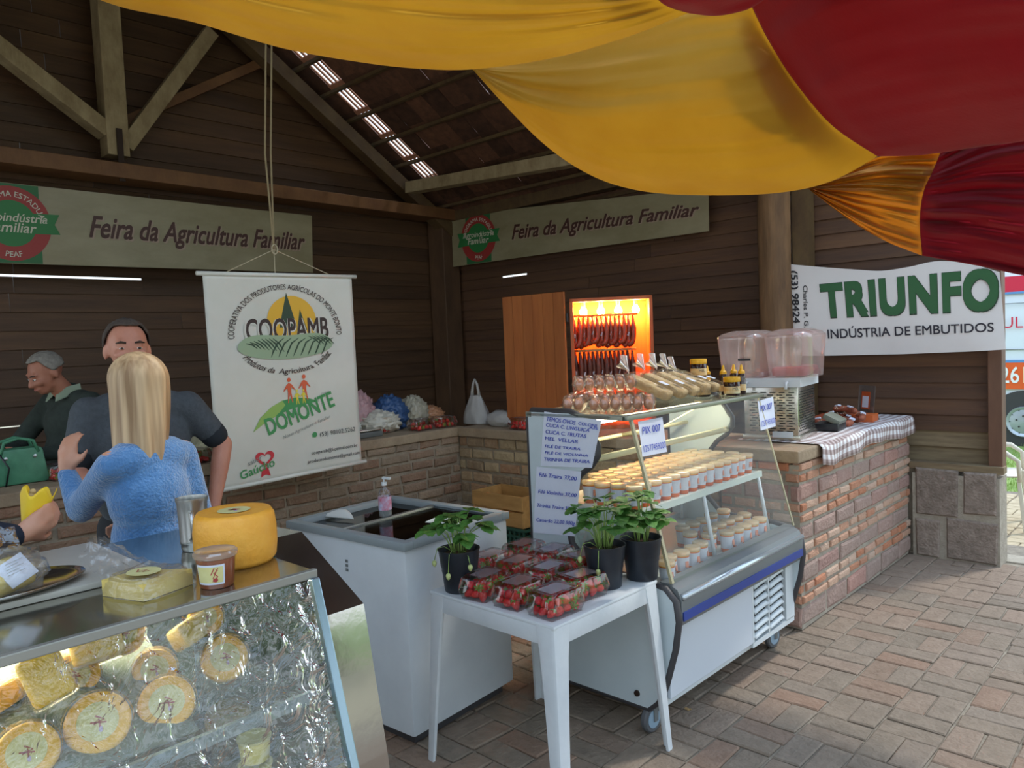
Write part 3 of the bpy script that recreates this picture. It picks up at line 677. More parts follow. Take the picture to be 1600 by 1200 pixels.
for k_ in range(8): x0 = .23 + k_ * .025; fur.append(stroke([(x0, .845 + .008 * k_), (x0 + .03, .87 - .002 * k_), (x0 + .075, .815)] if 0 else [(x0, .86 + .006 * min(k_, 4)), (x0 + .04, .85), (x0 + .07, .825 - .004 * k_)], [.004, .012, .003]))
for k_ in range(8): x0 = .42 + k_ * .05; fur.append(stroke([(x0 + .06, .885 - .002 * k_), (x0 + .01, .85), (x0 - .02, .80 - .002 * k_), (x0 - .035, .765)], [.003, .011, .010, .002]))
for k_ in range(5): x0 = .68 + k_ * .025; fur.append(stroke([(x0 - .03, .89), (x0 + .02, .865), (x0 + .055, .83)], [.003, .01, .003]))
printed('furrows', fur, f, PDG, t, .017)
printed('lettering', [ell(arc(fit(text2d('Produtos da  Agricultura  Familiar', .066, .012), -.36, .36, 0, .052), cx, cy - .10, .30, -PI / 2, True), 1.10, .62)], f, PB_, t, .012)
def man2d(x, y, h): return [disc(x, y + h * .92, h * .075, h * .085), poly([(x - h * .12, y + h * .72), (x - h * .02, y + h * .8), (x + h * .1, y + h * .74), (x + h * .26, y + h * .5), (x + h * .23, y + h * .49), (x + h * .08, y + h * .62), (x + h * .07, y + h * .4), (x + h * .13, y), (x + h * .09, y), (x + .0, y + h * .36), (x - h * .06, y), (x - h * .1, y), (x - h * .07, y + h * .4), (x - h * .09, y + h * .6), (x - h * .24, y + h * .46), (x - h * .26, y + h * .49)])]
printed('hilltop', [poly([(.235, .315), (.29, .40), (.36, .455), (.44, .49), (.53, .50), (.62, .488), (.70, .46), (.60, .45), (.50, .43), (.40, .40), (.31, .36)])], f, PG2, t, .010)
printed('hillside', [poly([(.235, .315), (.29, .40), (.36, .455), (.44, .49), (.46, .46), (.40, .40), (.31, .36)])], f, PG3, t, .0115)
printed('family', man2d(.495, .47, .16) + man2d(.60, .478, .165), f, PO, t, .012)
printed('children', man2d(.545, .455, .095) + man2d(.59, .458, .09), f, PYL, t, .0135)
def rotd(sh, a_, ox, oy): c_, s_ = math.cos(a_), math.sin(a_); return ([(ox + x * c_ - y * s_, oy + x * s_ + y * c_) for x, y in sh[0]], sh[1])
printed('lettering', [rotd(fit(text2d('DOMONTE', .15, .03), 0, .50, 0, .105), .27, .335, .285)], f, PG2, t, .012)
printed('lettering', [rotd(fit(text2d('Nossa Agricultura e Familiar', .05, 0, .3), 0, .36, 0), .27, .43, .245), rotd(fit(text2d('Produtos', .03, 0, .3), 0, .06, 0), .27, .72, .50)], f, PGY, t, .012)
printed('lettering', [fit(text2d('(53) 98102.5262', .05, .0), .69, .96, .225), fit(text2d('coopamb@hotmail.com.br', .05, .002), .62, .97, .115), fit(text2d('produtosdomonte@gmail.com', .05, .002), .59, .985, .062)], f, PK, t, .012)
printed('phone_mark', [disc(.652, .243, .018), poly([(.636, .226), (.634, .236), (.648, .23)])], f, PG2, t, .012)
heart = [(.30 + .062 * (16 * math.sin(a_) ** 3) / 16, .145 + .056 * (13 * math.cos(a_) - 5 * math.cos(2 * a_) - 2 * math.cos(3 * a_) - math.cos(4 * a_)) / 16) for a_ in [2 * PI * k / 40 for k in range(40)]]
hin = [(.30 + (x - .30) * .62, .145 + (y - .147) * .62) for x, y in heart]
printed('heart', [([*heart, *hin], [(k, (k + 1) % 40, 40 + (k + 1) % 40, 40 + k) for k in range(40)]), poly([(.275, .08), (.315, .09), (.33, .03), (.30, .045), (.265, .03)])], f, PR, t, .012)
printed('lettering', [rotd(fit(text2d('Gaúcho', .09, .012, .1), 0, .23, 0), .22, .14, .04)], f, PG2, t, .014)
printed('lettering', [rotd(fit(text2d('sabor', .05, .004, .1), 0, .10, 0), .30, .19, .115)], f, PGY, t, .014)

# ------------------------------------------------------------------ sausage-maker banner
YT = 5.955
t = thing('banner', 'white banner with big green lettering at the right end of the back wall', 'banner', on(1228, 556, 'Y', YT))
tops = [(1225, 412), (1280, 417), (1335, 421), (1378, 423), (1420, 417), (1465, 408), (1515, 412), (1561, 425)]
bots = [(1228, 556), (1280, 556), (1330, 555), (1380, 554), (1420, 553), (1470, 551), (1520, 549), (1572, 546)]
b = MB()
def tf(u, v):
    T = catmull([(*p, 0) for p in tops], u); B = catmull([(*p, 0) for p in bots], u); x, y = lerp(B[0], T[0], v), lerp(B[1], T[1], v)
    return on(x, y, 'Y', YT) + V(0, .02 * math.sin(6 * u + 2 * v) * (u > .8) * (u - .8) * 4, 0)
b.grid(tf, 40, 10); b.build('sheet', mat('gloss_vinyl', '#d9d3cf', .22, col2='#dfdad6', scale=(2, 2, 2), bump=.12, bscale=(3, 3, 6)), t, True)
def pq(pts): return quadmap(*[on(*p, 'Y', YT - .002) for p in pts], n=V(0, -1, 0))
GTR = mat('print_banner_green', '#1f5c2e', .4); GTK = mat('print_banner_dark', '#14301c', .4)
tx = fit(text2d('TRIUNFO', 1, .05, 0, 'LEFT', 1.10), 0, 1, 0, 1.0); mx_ = max(p[1] for p in tx[0]); tx = ([(x, y / mx_) for x, y in tx[0]], tx[1])
tx2 = fit(text2d('TRIUNFO', 1, .062, 0, 'LEFT', 1.10), -.004, 1.004, 0, 1.0); mx_ = max(p[1] for p in tx2[0]); tx2 = ([(x, -.015 + y * 1.03 / mx_) for x, y in tx2[0]], tx2[1])
qq = ((1286, 494), (1560, 481), (1560, 418), (1281, 444))
printed('lettering', [tx2], pq(qq), GTK, t, .002); printed('lettering', [tx], pq(qq), GTR, t, .004)
tx = fit(text2d('INDÚSTRIA DE EMBUTIDOS', 1, .014), 0, 1, 0, .78)
printed('lettering', [tx], pq(((1294, 529), (1553, 518), (1553, 495), (1292, 506))), mat('print_ink', '#211d2c', .4), t, .003)
printed('lettering', [fit(text2d('(53) 98424', 1, .03), 0, 1, 0, .95)], pq(((1236, 423), (1240, 505), (1251, 505), (1247, 423))), PK, t, .003)
printed('lettering', [fit(text2d('Charles P. G.', 1, .01), 0, 1, 0, .95)], pq(((1255, 446), (1257, 512), (1264, 512), (1262, 446))), PK, t, .003)
# ------------------------------------------------------------------ shared materials
WHT = mat('white_enamel', '#c9d2d6', .38, col2='#d3dbde', scale=(3, 3, 3))
WPL = mat('white_plastic', '#d4dade', .42, col2='#c6cdd2', scale=(5, 5, 5), bump=.08, bscale=(40, 40, 40))
GRY = mat('grey_trim', '#6d7274', .4); DGR = mat('dark_rubber', '#3c3b3e', .5); BLK = mat('black_plastic', '#15171c', .4)
ALU = mat('aluminium', '#b8bcbd', .3, .9); STL = mat('stainless', '#b3b0a8', .22, .95, col2='#c8c5bc', scale=(2, 30, 30), bump=.03)
GLASS = clear('window_glass', (.96, .985, .975), .02, .01, fres=.22); PLAS = clear('clear_plastic', (.96, .97, .97), .06, .08, haze=.02, fres=.35)
PLASR = clear('ribbed_plastic', (.985, .975, .975), .09, .05, fres=.5)
FILM = clear('crinkled_film', (.99, .99, .97), .03, .06, bump=.6, bscale=(38, 38, 38), haze=.015, fres=.3)
PAPER = mat('white_paper', '#ccd2e2', .7, col2='#d3d8e6', scale=(9, 9, 9)); INK = mat('blue_marker', '#2a40b4', .6)

# ------------------------------------------------------------------ chest freezer
FC = V(-2.475, 1.905, 0); fr = thing('chest_freezer', 'white chest freezer with sliding dark glass lids, left of the plastic table', 'freezer', FC)
Mf = Matrix.Translation(FC) @ Matrix.Rotation(math.radians(4.5), 4, 'Z')
FL_, FW_ = .83, .68
def fbox(x0, x1, y0, y1, z0, z1, name, m, ch=0.0, par=fr, smooth=40):
    b = MB(); b.M = Mf; b.box(((x0 + x1) / 2, (y0 + y1) / 2, (z0 + z1) / 2), (x1 - x0, y1 - y0, z1 - z0), None, ch); return b.build(name, m, par, smooth)
fbox(-FL_ + .01, -.01, .01, FW_ - .01, .05, .842, 'body', mat('freezer_white', '#c3cad0', .42, col2='#cdd4d9', scale=(4, 4, 4)), .012)
fbox(-FL_ + .06, -.05, .05, FW_ - .05, .0, .05, 'base', DGR)
for (x0, x1, y0, y1) in ((-FL_, 0, 0, .05), (-FL_, 0, FW_ - .05, FW_), (-FL_, -FL_ + .05, .05, FW_ - .05), (-.05, 0, .05, FW_ - .05)):
    fbox(x0, x1, y0, y1, .842, .878, 'rim', mat('rim_grey', '#8d979b', .45), .006)
fbox(-FL_ + .05, -.05, .05, FW_ - .05, .843, .846, 'liner', mat('dark_inside', '#16191b', .6))
fbox(-FL_ + .05, -.44, .05, FW_ - .05, .845, .851, 'glass_lid', clear('lid_glass', (.35, .40, .42), .12, .02))
fbox(-.47, -.05, .05, FW_ - .05, .860, .866, 'glass_lid', clear('lid_glass', (.35, .40, .42), .12, .02))
fbox(-.475, -.455, .05, FW_ - .05, .856, .872, 'lid_frame', ALU)
for x, y in ((-.71, .23), (-.11, .36)):
    b = MB(); b.M = Mf @ Matrix.Translation((x, y, .870 if x > -.4 else .858)) @ Matrix.Rotation(.2, 4, 'Z')
    prof = [(-.11 + .22 * k / 12, .045 * math.sin(PI * k / 12) ** .8) for k in range(13)]
    b.grid(lambda u, v: (lerp(-.10, .10, u), -.02 + .05 * math.sin(PI * u) * v, .005 + .03 * math.sin(PI * u) * math.sin(PI * v * .6)), 16, 6); b.build('handle', mat('handle_white', '#d9dcd8', .4), fr, True, .006)
for k in range(3): fbox(-.40 + 0 * k, -.385, .006, .009, .70 + k * .02, .712 + k * .02, 'vent_mark', GRY)
# sanitizer bottle
def bottle(name, label, cat, c, r, h, body_m, label_m, cap_m, pump=False):
    t = thing(name, label, cat, c)
    b = MB(); b.lathe(c, [(r * .9, 0), (r, .01), (r, h * .60), (r * .8, h * .68), (r * .35, h * .76), (r * .33, h * .82)], 20); b.build('bottle_body', body_m, t, 50)
    b = MB(); b.lathe(c, [(r * .93, .006), (r * .93, h * .45)], 18); b.build('contents', clear('liquid', (.85, .9, .93), .06, .02, haze=.25, hcol=(.75, .82, .88)), t, 50)
    b = MB(); b.lathe(c, [(r * 1.01, h * .18), (r * 1.01, h * .52)], 20, cap=False); b.build('label', label_m, t, True)
    b = MB(); b.lathe(c, [(r * .42, h * .80), (r * .42, h * .88)], 14)
    if pump:
        b.lathe(c, [(r * .14, h * .88), (r * .14, h * .97)], 8); b.beam(Vector(c) + V(-.008, 0, h * .985), Vector(c) + V(.035, .012, h * .975), .014, .010)
    b.build('pump' if pump else 'cap', cap_m, t, 50); return t
LBL = mat('bottle_label', '#b7bfda', .5, col2='#c24a60', scale=(25, 25, 25))
bottle('pump_bottle', 'clear pump bottle of hand gel on the freezer lid', 'bottle', V(-2.98, 2.19, .872), .031, .19, PLAS, LBL, WPL, True)

# ------------------------------------------------------------------ white plastic table
tx0, tx1, ty0, ty1, TZ = -2.36, -1.70, 1.93, 2.575, .70
tb = thing('plastic_table', 'square white plastic table holding strawberry boxes and potted plants', 'table', ((tx0 + tx1) / 2, (ty0 + ty1) / 2, 0))
b = MB(); b.box(((tx0 + tx1) / 2, (ty0 + ty1) / 2, TZ - .008), (tx1 - tx0, ty1 - ty0, .016), None, .006); b.build('tabletop', WPL, tb, 40)
b = MB()
for x in (tx0 + .006, tx1 - .006): b.box((x, (ty0 + ty1) / 2, TZ - .045), (.010, ty1 - ty0 - .04, .065), None, .003)
for y in (ty0 + .006, ty1 - .006): b.box(((tx0 + tx1) / 2, y, TZ - .045), (tx1 - tx0 - .04, .010, .065), None, .003)
b.build('apron', WPL, tb, 40)
for sx, x in ((-1, tx0), (1, tx1)):
    for sy, y in ((-1, ty0), (1, ty1)):
        b = MB(); w0, w1 = .085, .042; rows = []
        for k in range(7):
            q = k / 6; w = lerp(w0, w1, q ** .6); ox = x + sx * .035 * q; oy = y + sy * .03 * q; zz = lerp(TZ - .012, 0, q)
            r_ = .018
            L = [(ox - sx * w, oy), (ox - sx * r_, oy), (ox - sx * r_ * .3, oy - sy * r_ * .3), (ox, oy - sy * r_), (ox, oy - sy * w), (ox - sx * .012, oy - sy * w), (ox - sx * .014, oy - sy * .014), (ox - sx * w, oy - sy * .012)]
            rows.append([(a_, b_, zz) for a_, b_ in L])
        n = 8; vs = [p for r2 in rows for p in r2]; fs = [(i * n + k, i * n + (k + 1) % n, (i + 1) * n + (k + 1) % n, (i + 1) * n + k) for i in range(6) for k in range(n)] + [tuple(range(n)), tuple(6 * n + k for k in range(n))]
        b.add(vs, fs); b.build('leg', WPL, tb, 35)

# ------------------------------------------------------------------ strawberries in clear boxes
SB = mat('strawberry_red', '#c2141c', .3, col2='#e0301f', scale=(30, 30, 30), bump=.6, bscale=(260, 260, 260), coat=.3, objvar=.15)
CAL = mat('calyx_green', '#4c8a2a', .6, col2='#6ba03c', scale=(60, 60, 60))
bst = thing('strawberry', 'ripe red strawberry packed in a clear box on the white table', 'fruit', (0, 0, 0), 'strawberries in the clear boxes')
b = MB(); b.lathe((0, 0, 0), [(.001, -.019), (.007, -.014), (.0125, -.004), (.015, .005), (.013, .012), (.006, .0155), (.001, .016)], 9); b.build('flesh', SB, bst, True)
b = MB()
for k in range(6): a_ = k * PI / 3; b.add([(0, 0, .017), (.009 * math.cos(a_ - .4), .009 * math.sin(a_ - .4), .0165), (.016 * math.cos(a_), .016 * math.sin(a_), .012), (.009 * math.cos(a_ + .4), .009 * math.sin(a_ + .4), .0165)], [(0, 1, 2, 3)])
b.build('calyx', CAL, bst)
def clam(name, label, loc, rz, group, nb=16, seed=0, W=.146, L=.196, H=.089, berry_group='strawberries in the clear boxes', blabel=None):
    """clear hinged box: tray, ribbed lid with flat top, rim; berries inside are things"""
    t = thing(name, label, 'box', (0, 0, 0), group)
    def lid(u, v):
        a_ = 2 * PI * u; n_ = .28; cx_ = math.copysign(abs(math.cos(a_)) ** n_, math.cos(a_)); sx_ = math.copysign(abs(math.sin(a_)) ** n_, math.sin(a_))
        rib = 1 + .018 * (math.cos(a_ * 44)) * (1 if 0.1 < v < .75 else 0)
        if v < .8: k = v / .8; sc = lerp(1, .84, k) * rib; zz = lerp(.032, H, k ** .8)
        else: k = (v - .8) / .2; sc = lerp(.84, .70, k); zz = H + .002 * math.sin(PI * k)
        return (W / 2 * cx_ * sc, L / 2 * sx_ * sc, zz)
    b = MB(); b.grid(lid, 88, 8, True); b.grid(lambda u, v: (lerp(-.35, .35, u) * W, lerp(-.35, .35, v) * L, H - .001), 2, 2); b.build('lid', PLASR, t, 60)
    b = MB(); b.box((0, 0, H + .001), (W * .5, L * .56, .0008)); b.build('label', clear('film_label', (.95, .93, .95), .12, .15, haze=.24, hcol=(.80, .66, .72)), t)
    def tray(u, v):
        a_ = 2 * PI * u; n_ = .28; cx_ = math.copysign(abs(math.cos(a_)) ** n_, math.cos(a_)); sx_ = math.copysign(abs(math.sin(a_)) ** n_, math.sin(a_))
        sc = lerp(.86, 1.0, v); return (W / 2 * cx_ * sc, L / 2 * sx_ * sc, lerp(.001, .030, v))
    b = MB(); b.grid(tray, 48, 3, True); b.box((0, 0, .0012), (W * .82, L * .82, .0012)); b.build('tray', PLAS, t, 60)
    b = MB(); b.grid(lambda u, v: (W / 2 * (1 + .07 * v) * math.copysign(abs(math.cos(2 * PI * u)) ** .28, math.cos(2 * PI * u)), L / 2 * (1 + .05 * v) * math.copysign(abs(math.sin(2 * PI * u)) ** .28, math.sin(2 * PI * u)), .031), 48, 1, True); b.build('rim', PLAS, t)
    R = Matrix.Translation(loc) @ Matrix.Rotation(rz, 4, 'Z'); t.location = loc; t.rotation_euler = (0, 0, rz)
    r = random.Random(seed); spots = []
    for lay, zz in enumerate((.020, .048)):
        for i in range(3):
            for j in range(4):
                if lay and j in (0, 3) and i == 1 and r.random() < .2: continue
                spots.append(((i - 1) * .037 * (1 if lay == 0 else .86) + r.uniform(-.003, .003), (j - 1.5) * .041 * (1 if lay == 0 else .9) + r.uniform(-.003, .003), zz + r.uniform(-.002, .003)))
    outer = [s_ for s_ in spots if s_[2] > .035 or abs(s_[0]) > .02 or abs(s_[1]) > .05][:nb]
    for s_ in outer:
        p = R @ Vector(s_); c = tree_copy(bst); c.location = p; c.rotation_euler = (r.uniform(-1.5, 1.5), r.uniform(-1.5, 1.5), r.uniform(0, 6)); k = r.uniform(1.02, 1.25); c.scale = (k, k, k)
        c['label'] = blabel or 'ripe red strawberry packed in a clear box on the white table'; c['group'] = berry_group
    return t
spots = [(-2.115, 2.03, 'nearest left clear box of strawberries, beside the lone potted plant', .10), (-1.960, 2.04, 'middle clear strawberry box in the row along the near table edge', .04), (-1.800, 2.045, 'clear strawberry box at the nearest corner of the white table', -.05),
         (-1.835, 2.24, 'clear strawberry box just left of the nearer pot of the pair', -.12), (-1.990, 2.245, 'clear strawberry box in the centre of the packed rows', .06), (-2.14, 2.24, 'clear strawberry box behind the lone pot, second row', .12),
         (-1.985, 2.45, 'clear strawberry box behind the nearer pot of the pair', -.1), (-2.135, 2.45, 'clear strawberry box in the third row below the price sheets', .08), (-2.285, 2.44, 'clear strawberry box in the third row nearest the freezer', .02),
         (-2.285, 2.235, 'leftmost clear strawberry box, directly behind the lone pot', .05)]
SW_ = ['nearest left box, beside the lone pot', 'middle box of the near row', 'box at the nearest table corner', 'box left of the paired pots', 'box in the centre of the rows', 'second-row box behind the lone pot', 'box behind the nearer paired pot', 'third-row box below the price sheets', 'third-row box nearest the freezer', 'leftmost box behind the lone pot']
for i, (x, y, lb, rz) in enumerate(spots): clam('strawberry_box', lb, V(x + (x + 1.95) * .08, y + (y - 2.2) * .02, TZ + .0005), rz, 'strawberry boxes on the white table', 22 if i < 4 else 16, i, berry_group='strawberries in the ' + SW_[i], blabel='ripe red strawberry in the ' + SW_[i])

# ------------------------------------------------------------------ potted strawberry plants
LEAF = mat('strawberry_leaf', '#3a6b2c', .5, col2='#5f9140', scale=(35, 35, 35), bump=.5, bscale=(120, 120, 120), trans=.25, objvar=.3)
STEM = mat('leaf_stem', '#7fa050', .55, col2='#9cb868', scale=(20, 20, 20))
POT = mat('black_nursery_pot', '#1c2129', .42, col2='#262c35', scale=(10, 10, 10))
def leaflet():
    b = MB()
    def fn(u, v):
        a_ = v; w = .5 * math.sin(PI * min(1, a_ * .93 + .04)) ** .75 * (1 - .25 * a_) * (1 + .05 * math.sin(a_ * 40)); s_ = u * 2 - 1
        return (s_ * w, a_, .16 * abs(s_) * w - .18 * a_ * a_ + .02 * math.sin(8 * a_) * s_)
    b.grid(fn, 6, 10); return b
lf = leaflet()
def plant(label, x, y, h, spread, seed, n, hang=0):
    t = thing('potted_plant', label, 'plant', (x, y, TZ))
    b = MB(); b.lathe((x, y, TZ), [(.060, .0), (.063, .004), (.070, .075), (.072, .08), (.072, .095), (.075, .10), (.082, .160), (.085, .166), (.085, .17), (.080, .17), (.077, .16), (.070, .125)], 28, cap=False); b.lathe((x, y, TZ), [(.055, 0), (.001, 0.001)], 28, cap=False); b.build('pot', POT, t, 50)
    b = MB(); b.lathe((x, y, TZ), [(.074, .145), (.03, .152), (.001, .15)], 20, cap=False); b.build('soil', mat('potting_soil', '#3b2b20', .95, col2='#5a4330', scale=(40, 40, 40), bump=1), t)
    r = random.Random(seed)
    for i in range(n):
        a_ = i * 2.399 + r.uniform(-.4, .4); q = math.sqrt((i + .6) / n); rad = spread * q * r.uniform(.75, 1.15); hh = h * (1.1 - .62 * q) * r.uniform(.7, 1.15)
        p0 = V(x + .025 * math.cos(a_), y + .025 * math.sin(a_), TZ + .15); p3 = V(x + rad * math.cos(a_), y + rad * math.sin(a_), TZ + .17 + hh); mid = p0.lerp(p3, .5) + V(-.01 * math.cos(a_), -.01 * math.sin(a_), .03)
        b = MB(); b.tube([p0, p0.lerp(mid, .55) + V(0, 0, .01), mid, mid.lerp(p3, .6) + V(0, 0, .004), p3], [.0028, .0024, .0021, .0019, .0016], 5); b.build('stem', STEM, t, True)
        sz = r.uniform(.046, .066)
        for k, da in enumerate((0, 1.75, -1.75)):
            b = MB(); yaw_ = a_ + da * .75 - PI / 2 + r.uniform(-.2, .2); pitch = r.uniform(-.25, .45) - (.25 if q > .7 else 0)
            b.M = Matrix.Translation(p3) @ Matrix.Rotation(yaw_, 4, 'Z') @ Matrix.Rotation(pitch, 4, 'X') @ Matrix.Scale(sz * (1.08 if k == 0 else .95), 4); b.add(lf.v, lf.f); b.build('leaf', LEAF, t, True)
    for k in range(hang):
        a_ = r.uniform(0, 6); a_ = [-2.3, -1.2, -.3][k % 3]; p0 = V(x + .03 * math.cos(a_), y + .03 * math.sin(a_), TZ + .16); p1 = V(x + .085 * math.cos(a_), y + .085 * math.sin(a_), TZ + .175 - .01 * k); p2 = V(x + .10 * math.cos(a_), y + .10 * math.sin(a_), TZ + .125 - .03 * (k % 2))
        b = MB(); b.tube([p0, p0.lerp(p1, .5) + V(0, 0, .012), p1, p2], .0016, 5); b.build('stem', STEM, t, True)
        b = MB(); b.lathe(p2 - V(0, 0, .02), [(.001, -.006), (.007, .0), (.010, .010), (.008, .018), (.001, .021)], 10); b.build('unripe_berry', mat('unripe_berry', '#a8b870', .5, col2='#c3cc8c', scale=(40, 40, 40)), t, True)
    return t
plant('lone potted strawberry plant at the left edge of the table beside the freezer', -2.262, 2.012, .16, .14, 4, 19, 3)
plant('nearer of the two potted strawberry plants at the right of the table', -1.822, 2.392, .19, .14, 9, 22, 2)
plant('farther of the two potted strawberry plants, at the table corner by the glass case', -1.765, 2.563, .19, .09, 13, 18, 1)

# ------------------------------------------------------------------ refrigerated display case
Y0, Y1 = 2.62, 3.87
dc = thing('display_case', 'white wheeled refrigerated display case with glass front and blue stripe', 'display case', (-2.05, 3.25, 0))
prof = [(-2.42, .115), (-2.42, 1.335), (-2.40, 1.36), (-2.17, 1.36), (-2.12, 1.345), (-2.06, 1.27), (-2.025, 1.22), (-2.025, 1.175), (-2.06, 1.13), (-2.12, 1.09), (-2.17, 1.03), (-2.20, .95), (-2.21, .86), (-2.19, .76), (-2.12, .69), (-2.0, .665), (-1.80, .662), (-1.70, .645), (-1.655, .60), (-1.645, .52), (-1.665, .40), (-1.71, .25), (-1.75, .16), (-1.80, .115)]
SIDE = mat('case_side_panel', '#b9c6cb', .4, col2='#c2ced2', scale=(3, 3, 3)); CREAM = mat('cream_inside', '#cfd3b4', .5)
for nm, ya, yb in (('side_panel', Y0, Y0 + .03), ('side_panel', Y1 - .03, Y1)):
    b = MB(); b.prism(prof, 'Y', ya, yb); b.build(nm, SIDE, dc, 30)
    b = MB(); yy = (ya + yb) / 2; b.tube([(x, yy, z) for x, z in prof] + [(prof[0][0], yy, prof[0][1])], .017, 8); b.build('edge_trim', DGR, dc, True)
b = MB(); b.box((-2.385, 3.245, .37), (.04, 1.19, .56)); b.build('back_panel', WHT, dc)
b = MB(); b.box((-2.04, 3.245, .62), (.66, 1.19, .012)); b.build('deck', mat('deck_white', '#c2c9c4', .4), dc)
b = MB(); b.box((-2.05, 3.245, .15), (.64, 1.19, .03)); b.build('bottom_panel', WHT, dc)
b = MB(); b.box((-1.705, 3.01, .335), (.018, .74, .31), None, .003); b.build('front_panel', mat('front_panel_white', '#c7cfd8', .35), dc)
b = MB(); b.box((-1.72, 3.61, .335), (.01, .47, .31)); b.build('grille_recess', BLK, dc)
for c_ in range(2):
    for k in range(7):
        zc = .195 + k * .041; y_ = 3.40 + c_ * .165
        b = MB(); b.grid(lambda u, v: (-1.708 + .022 * math.sin(PI * u) * 0 + .016 * (1 - v), y_ + u * .155, zc + .019 * v + .012 * math.sin(PI * u / 2)), 6, 2); b.build('louver', WHT, dc, True, .004)
b = MB(); b.box((-1.705, 3.385, .335), (.02, .014, .31)); b.box((-1.705, 3.555, .335), (.02, .012, .31)); b.box((-1.705, 3.80, .335), (.02, .10, .31)); b.box((-1.705, 3.61, .17), (.02, .47, .025)); b.build('grille_frame', WHT, dc)
pb = [(-1.72, .49), (-1.655, .49), (-1.64, .52), (-1.638, .60), (-1.655, .645), (-1.70, .665), (-1.74, .665)]
b = MB(); b.prism(pb, 'Y', Y0 + .03, Y1 - .03); b.build('bumper', GRY, dc, 40)
b = MB(); b.box((-1.636, 3.245, .535), (.006, 1.17, .036)); b.build('blue_stripe', mat('blue_stripe', '#27418f', .35), dc)
b = MB(); b.tube([(-1.640, Y0 + .04, .615), (-1.640, Y1 - .04, .615)], .015, 10); b.build('silver_rail', mat('silver_rail', '#c6d0d6', .25, .7), dc, True)
ST = 1.345
b = MB(); b.box((-2.14, 3.245, ST), (.56, 1.26, .012)); b.build('top_plate', clear('top_glass', (.75, .78, .75), .15, .03, haze=.15, hcol=(.6, .62, .58)), dc)
b = MB(); b.box((-1.862, 3.245, ST), (.03, 1.26, .022), None, .004); b.box((-2.41, 3.245, ST), (.03, 1.26, .022)); b.box((-2.14, Y0 + .01, ST), (.56, .02, .022)); b.box((-2.14, Y1 - .01, ST), (.56, .02, .022)); b.build('top_frame', mat('anodised_trim', '#8f9186', .35, .6), dc, 40)
gt, gb = (-1.862, ST - .01), (-1.685, .665)
b = MB(); b.add([(gt[0], Y0 + .03, gt[1]), (gt[0], Y1 - .02, gt[1]), (gb[0], Y1 - .02, gb[1]), (gb[0], Y0 + .03, gb[1])], [(0, 1, 2, 3)]); b.build('front_glass', GLASS, dc)
for y in (Y0 + .035, Y1 - .03):
    b = MB(); b.add([(-2.10, y, ST - .01), (gt[0], y, gt[1]), (gb[0], y, gb[1]), (-2.12, y, .67), (-2.21, y, .86), (-2.03, y, 1.2)], [(0, 1, 2, 3, 4, 5)]); b.build('side_glass', GLASS, dc)
b = MB(); b.beam((gt[0], Y0 + .04, gt[1]), (gb[0], Y0 + .04, gb[1]), .012, .016, (0, 1, 0)); b.build('glass_edge', mat('yellowed_edge', '#a9a283', .4), dc)
b = MB(); b.beam((gt[0], Y1 - .03, gt[1]), (gb[0], Y1 - .03, gb[1]), .006, .010, (0, 1, 0)); b.build('glass_edge', mat('yellowed_edge', '#a9a283', .4), dc)
SZ = .935
b = MB(); b.box((-2.10, 3.245, SZ), (.50, 1.15, .012)); b.box((-1.852, 3.245, SZ - .006), (.02, 1.15, .03)); b.build('shelf', mat('shelf_white', '#c9d2cc', .4), dc)
for y in (2.70, 3.22, 3.79):
    b = MB(); b.tube([(-1.855, y, SZ), (-1.80, y, .63)], .010, 8); b.build('shelf_post', WPL, dc, True)
for y in (2.72, 3.25, 3.80):
    b = MB(); b.tube([(-2.33, y, SZ), (-2.33, y, .63)], .010, 8); b.build('shelf_post', WPL, dc, True)
b = MB(); b.box((-2.36, 3.0, .75), (.012, .68, .24), None, .004); b.build('inner_door', mat('inner_white', '#bccbcd', .4), dc)
b = MB(); b.tube([(-2.05, Y0 + .03, 1.155), (-2.05, Y1 - .03, 1.155)], .015, 10); b.build('lamp_tube', mat('tube_holder', '#d2cba6', .5), dc, True)
b = MB(); b.tube([(-2.30, Y0 + .03, 1.185), (-2.30, Y1 - .03, 1.185)], .010, 8); b.tube([(-2.05, 3.2, 1.155), (-2.12, 3.2, 1.22), (-2.30, 3.2, 1.185)], .010, 8); b.tube([(-2.29, 3.2, 1.19), (-2.25, 3.4, 1.17), (-2.26, 3.55, 1.2), (-2.2, 3.75, 1.27)], .004, 6); b.build('rail', mat('tube_holder', '#d2cba6', .5), dc, True)
b = MB(); b.tube([(-2.16, Y0 + .12, 1.30), (-2.16, Y1 - .12, 1.30)], .013, 10); lt = b.build('light_tube', mat('warm_tube', (1.0, .90, .62), .5, emit=22.0), dc, True)
# swivel castors
for x, y, a_ in ((-1.81, 2.66, -.08), (-2.33, 2.66, -.2), (-1.80, 3.80, -.12), (-2.33, 3.80, .4)):
    Mc = Matrix.Translation((x, y, 0)) @ Matrix.Rotation(a_, 4, 'Z')
    b = MB(); b.M = Mc; b.lathe((0, 0, .060), [(.02, -.015), (.054, -.015), (.060, -.008), (.060, .008), (.054, .015), (.02, .015)], 24, 'X'); b.build('caster_wheel', mat('caster_rubber', '#57595c', .6), dc, 40)
    b = MB(); b.M = Mc; b.lathe((0, 0, .060), [(.001, -.017), (.039, -.017), (.041, .0), (.039, .017), (.001, .017)], 20, 'X'); b.build('wheel_disc', mat('wheel_disc', '#8ba3b5', .45), dc, 40)
    b = MB(); b.M = Mc
    for s_ in (-1, 1): b.box((s_ * .020, .008, .078), (.004, .026, .06))
    b.box((0, .012, .108), (.046, .05, .01)); b.build('fork', GRY, dc)
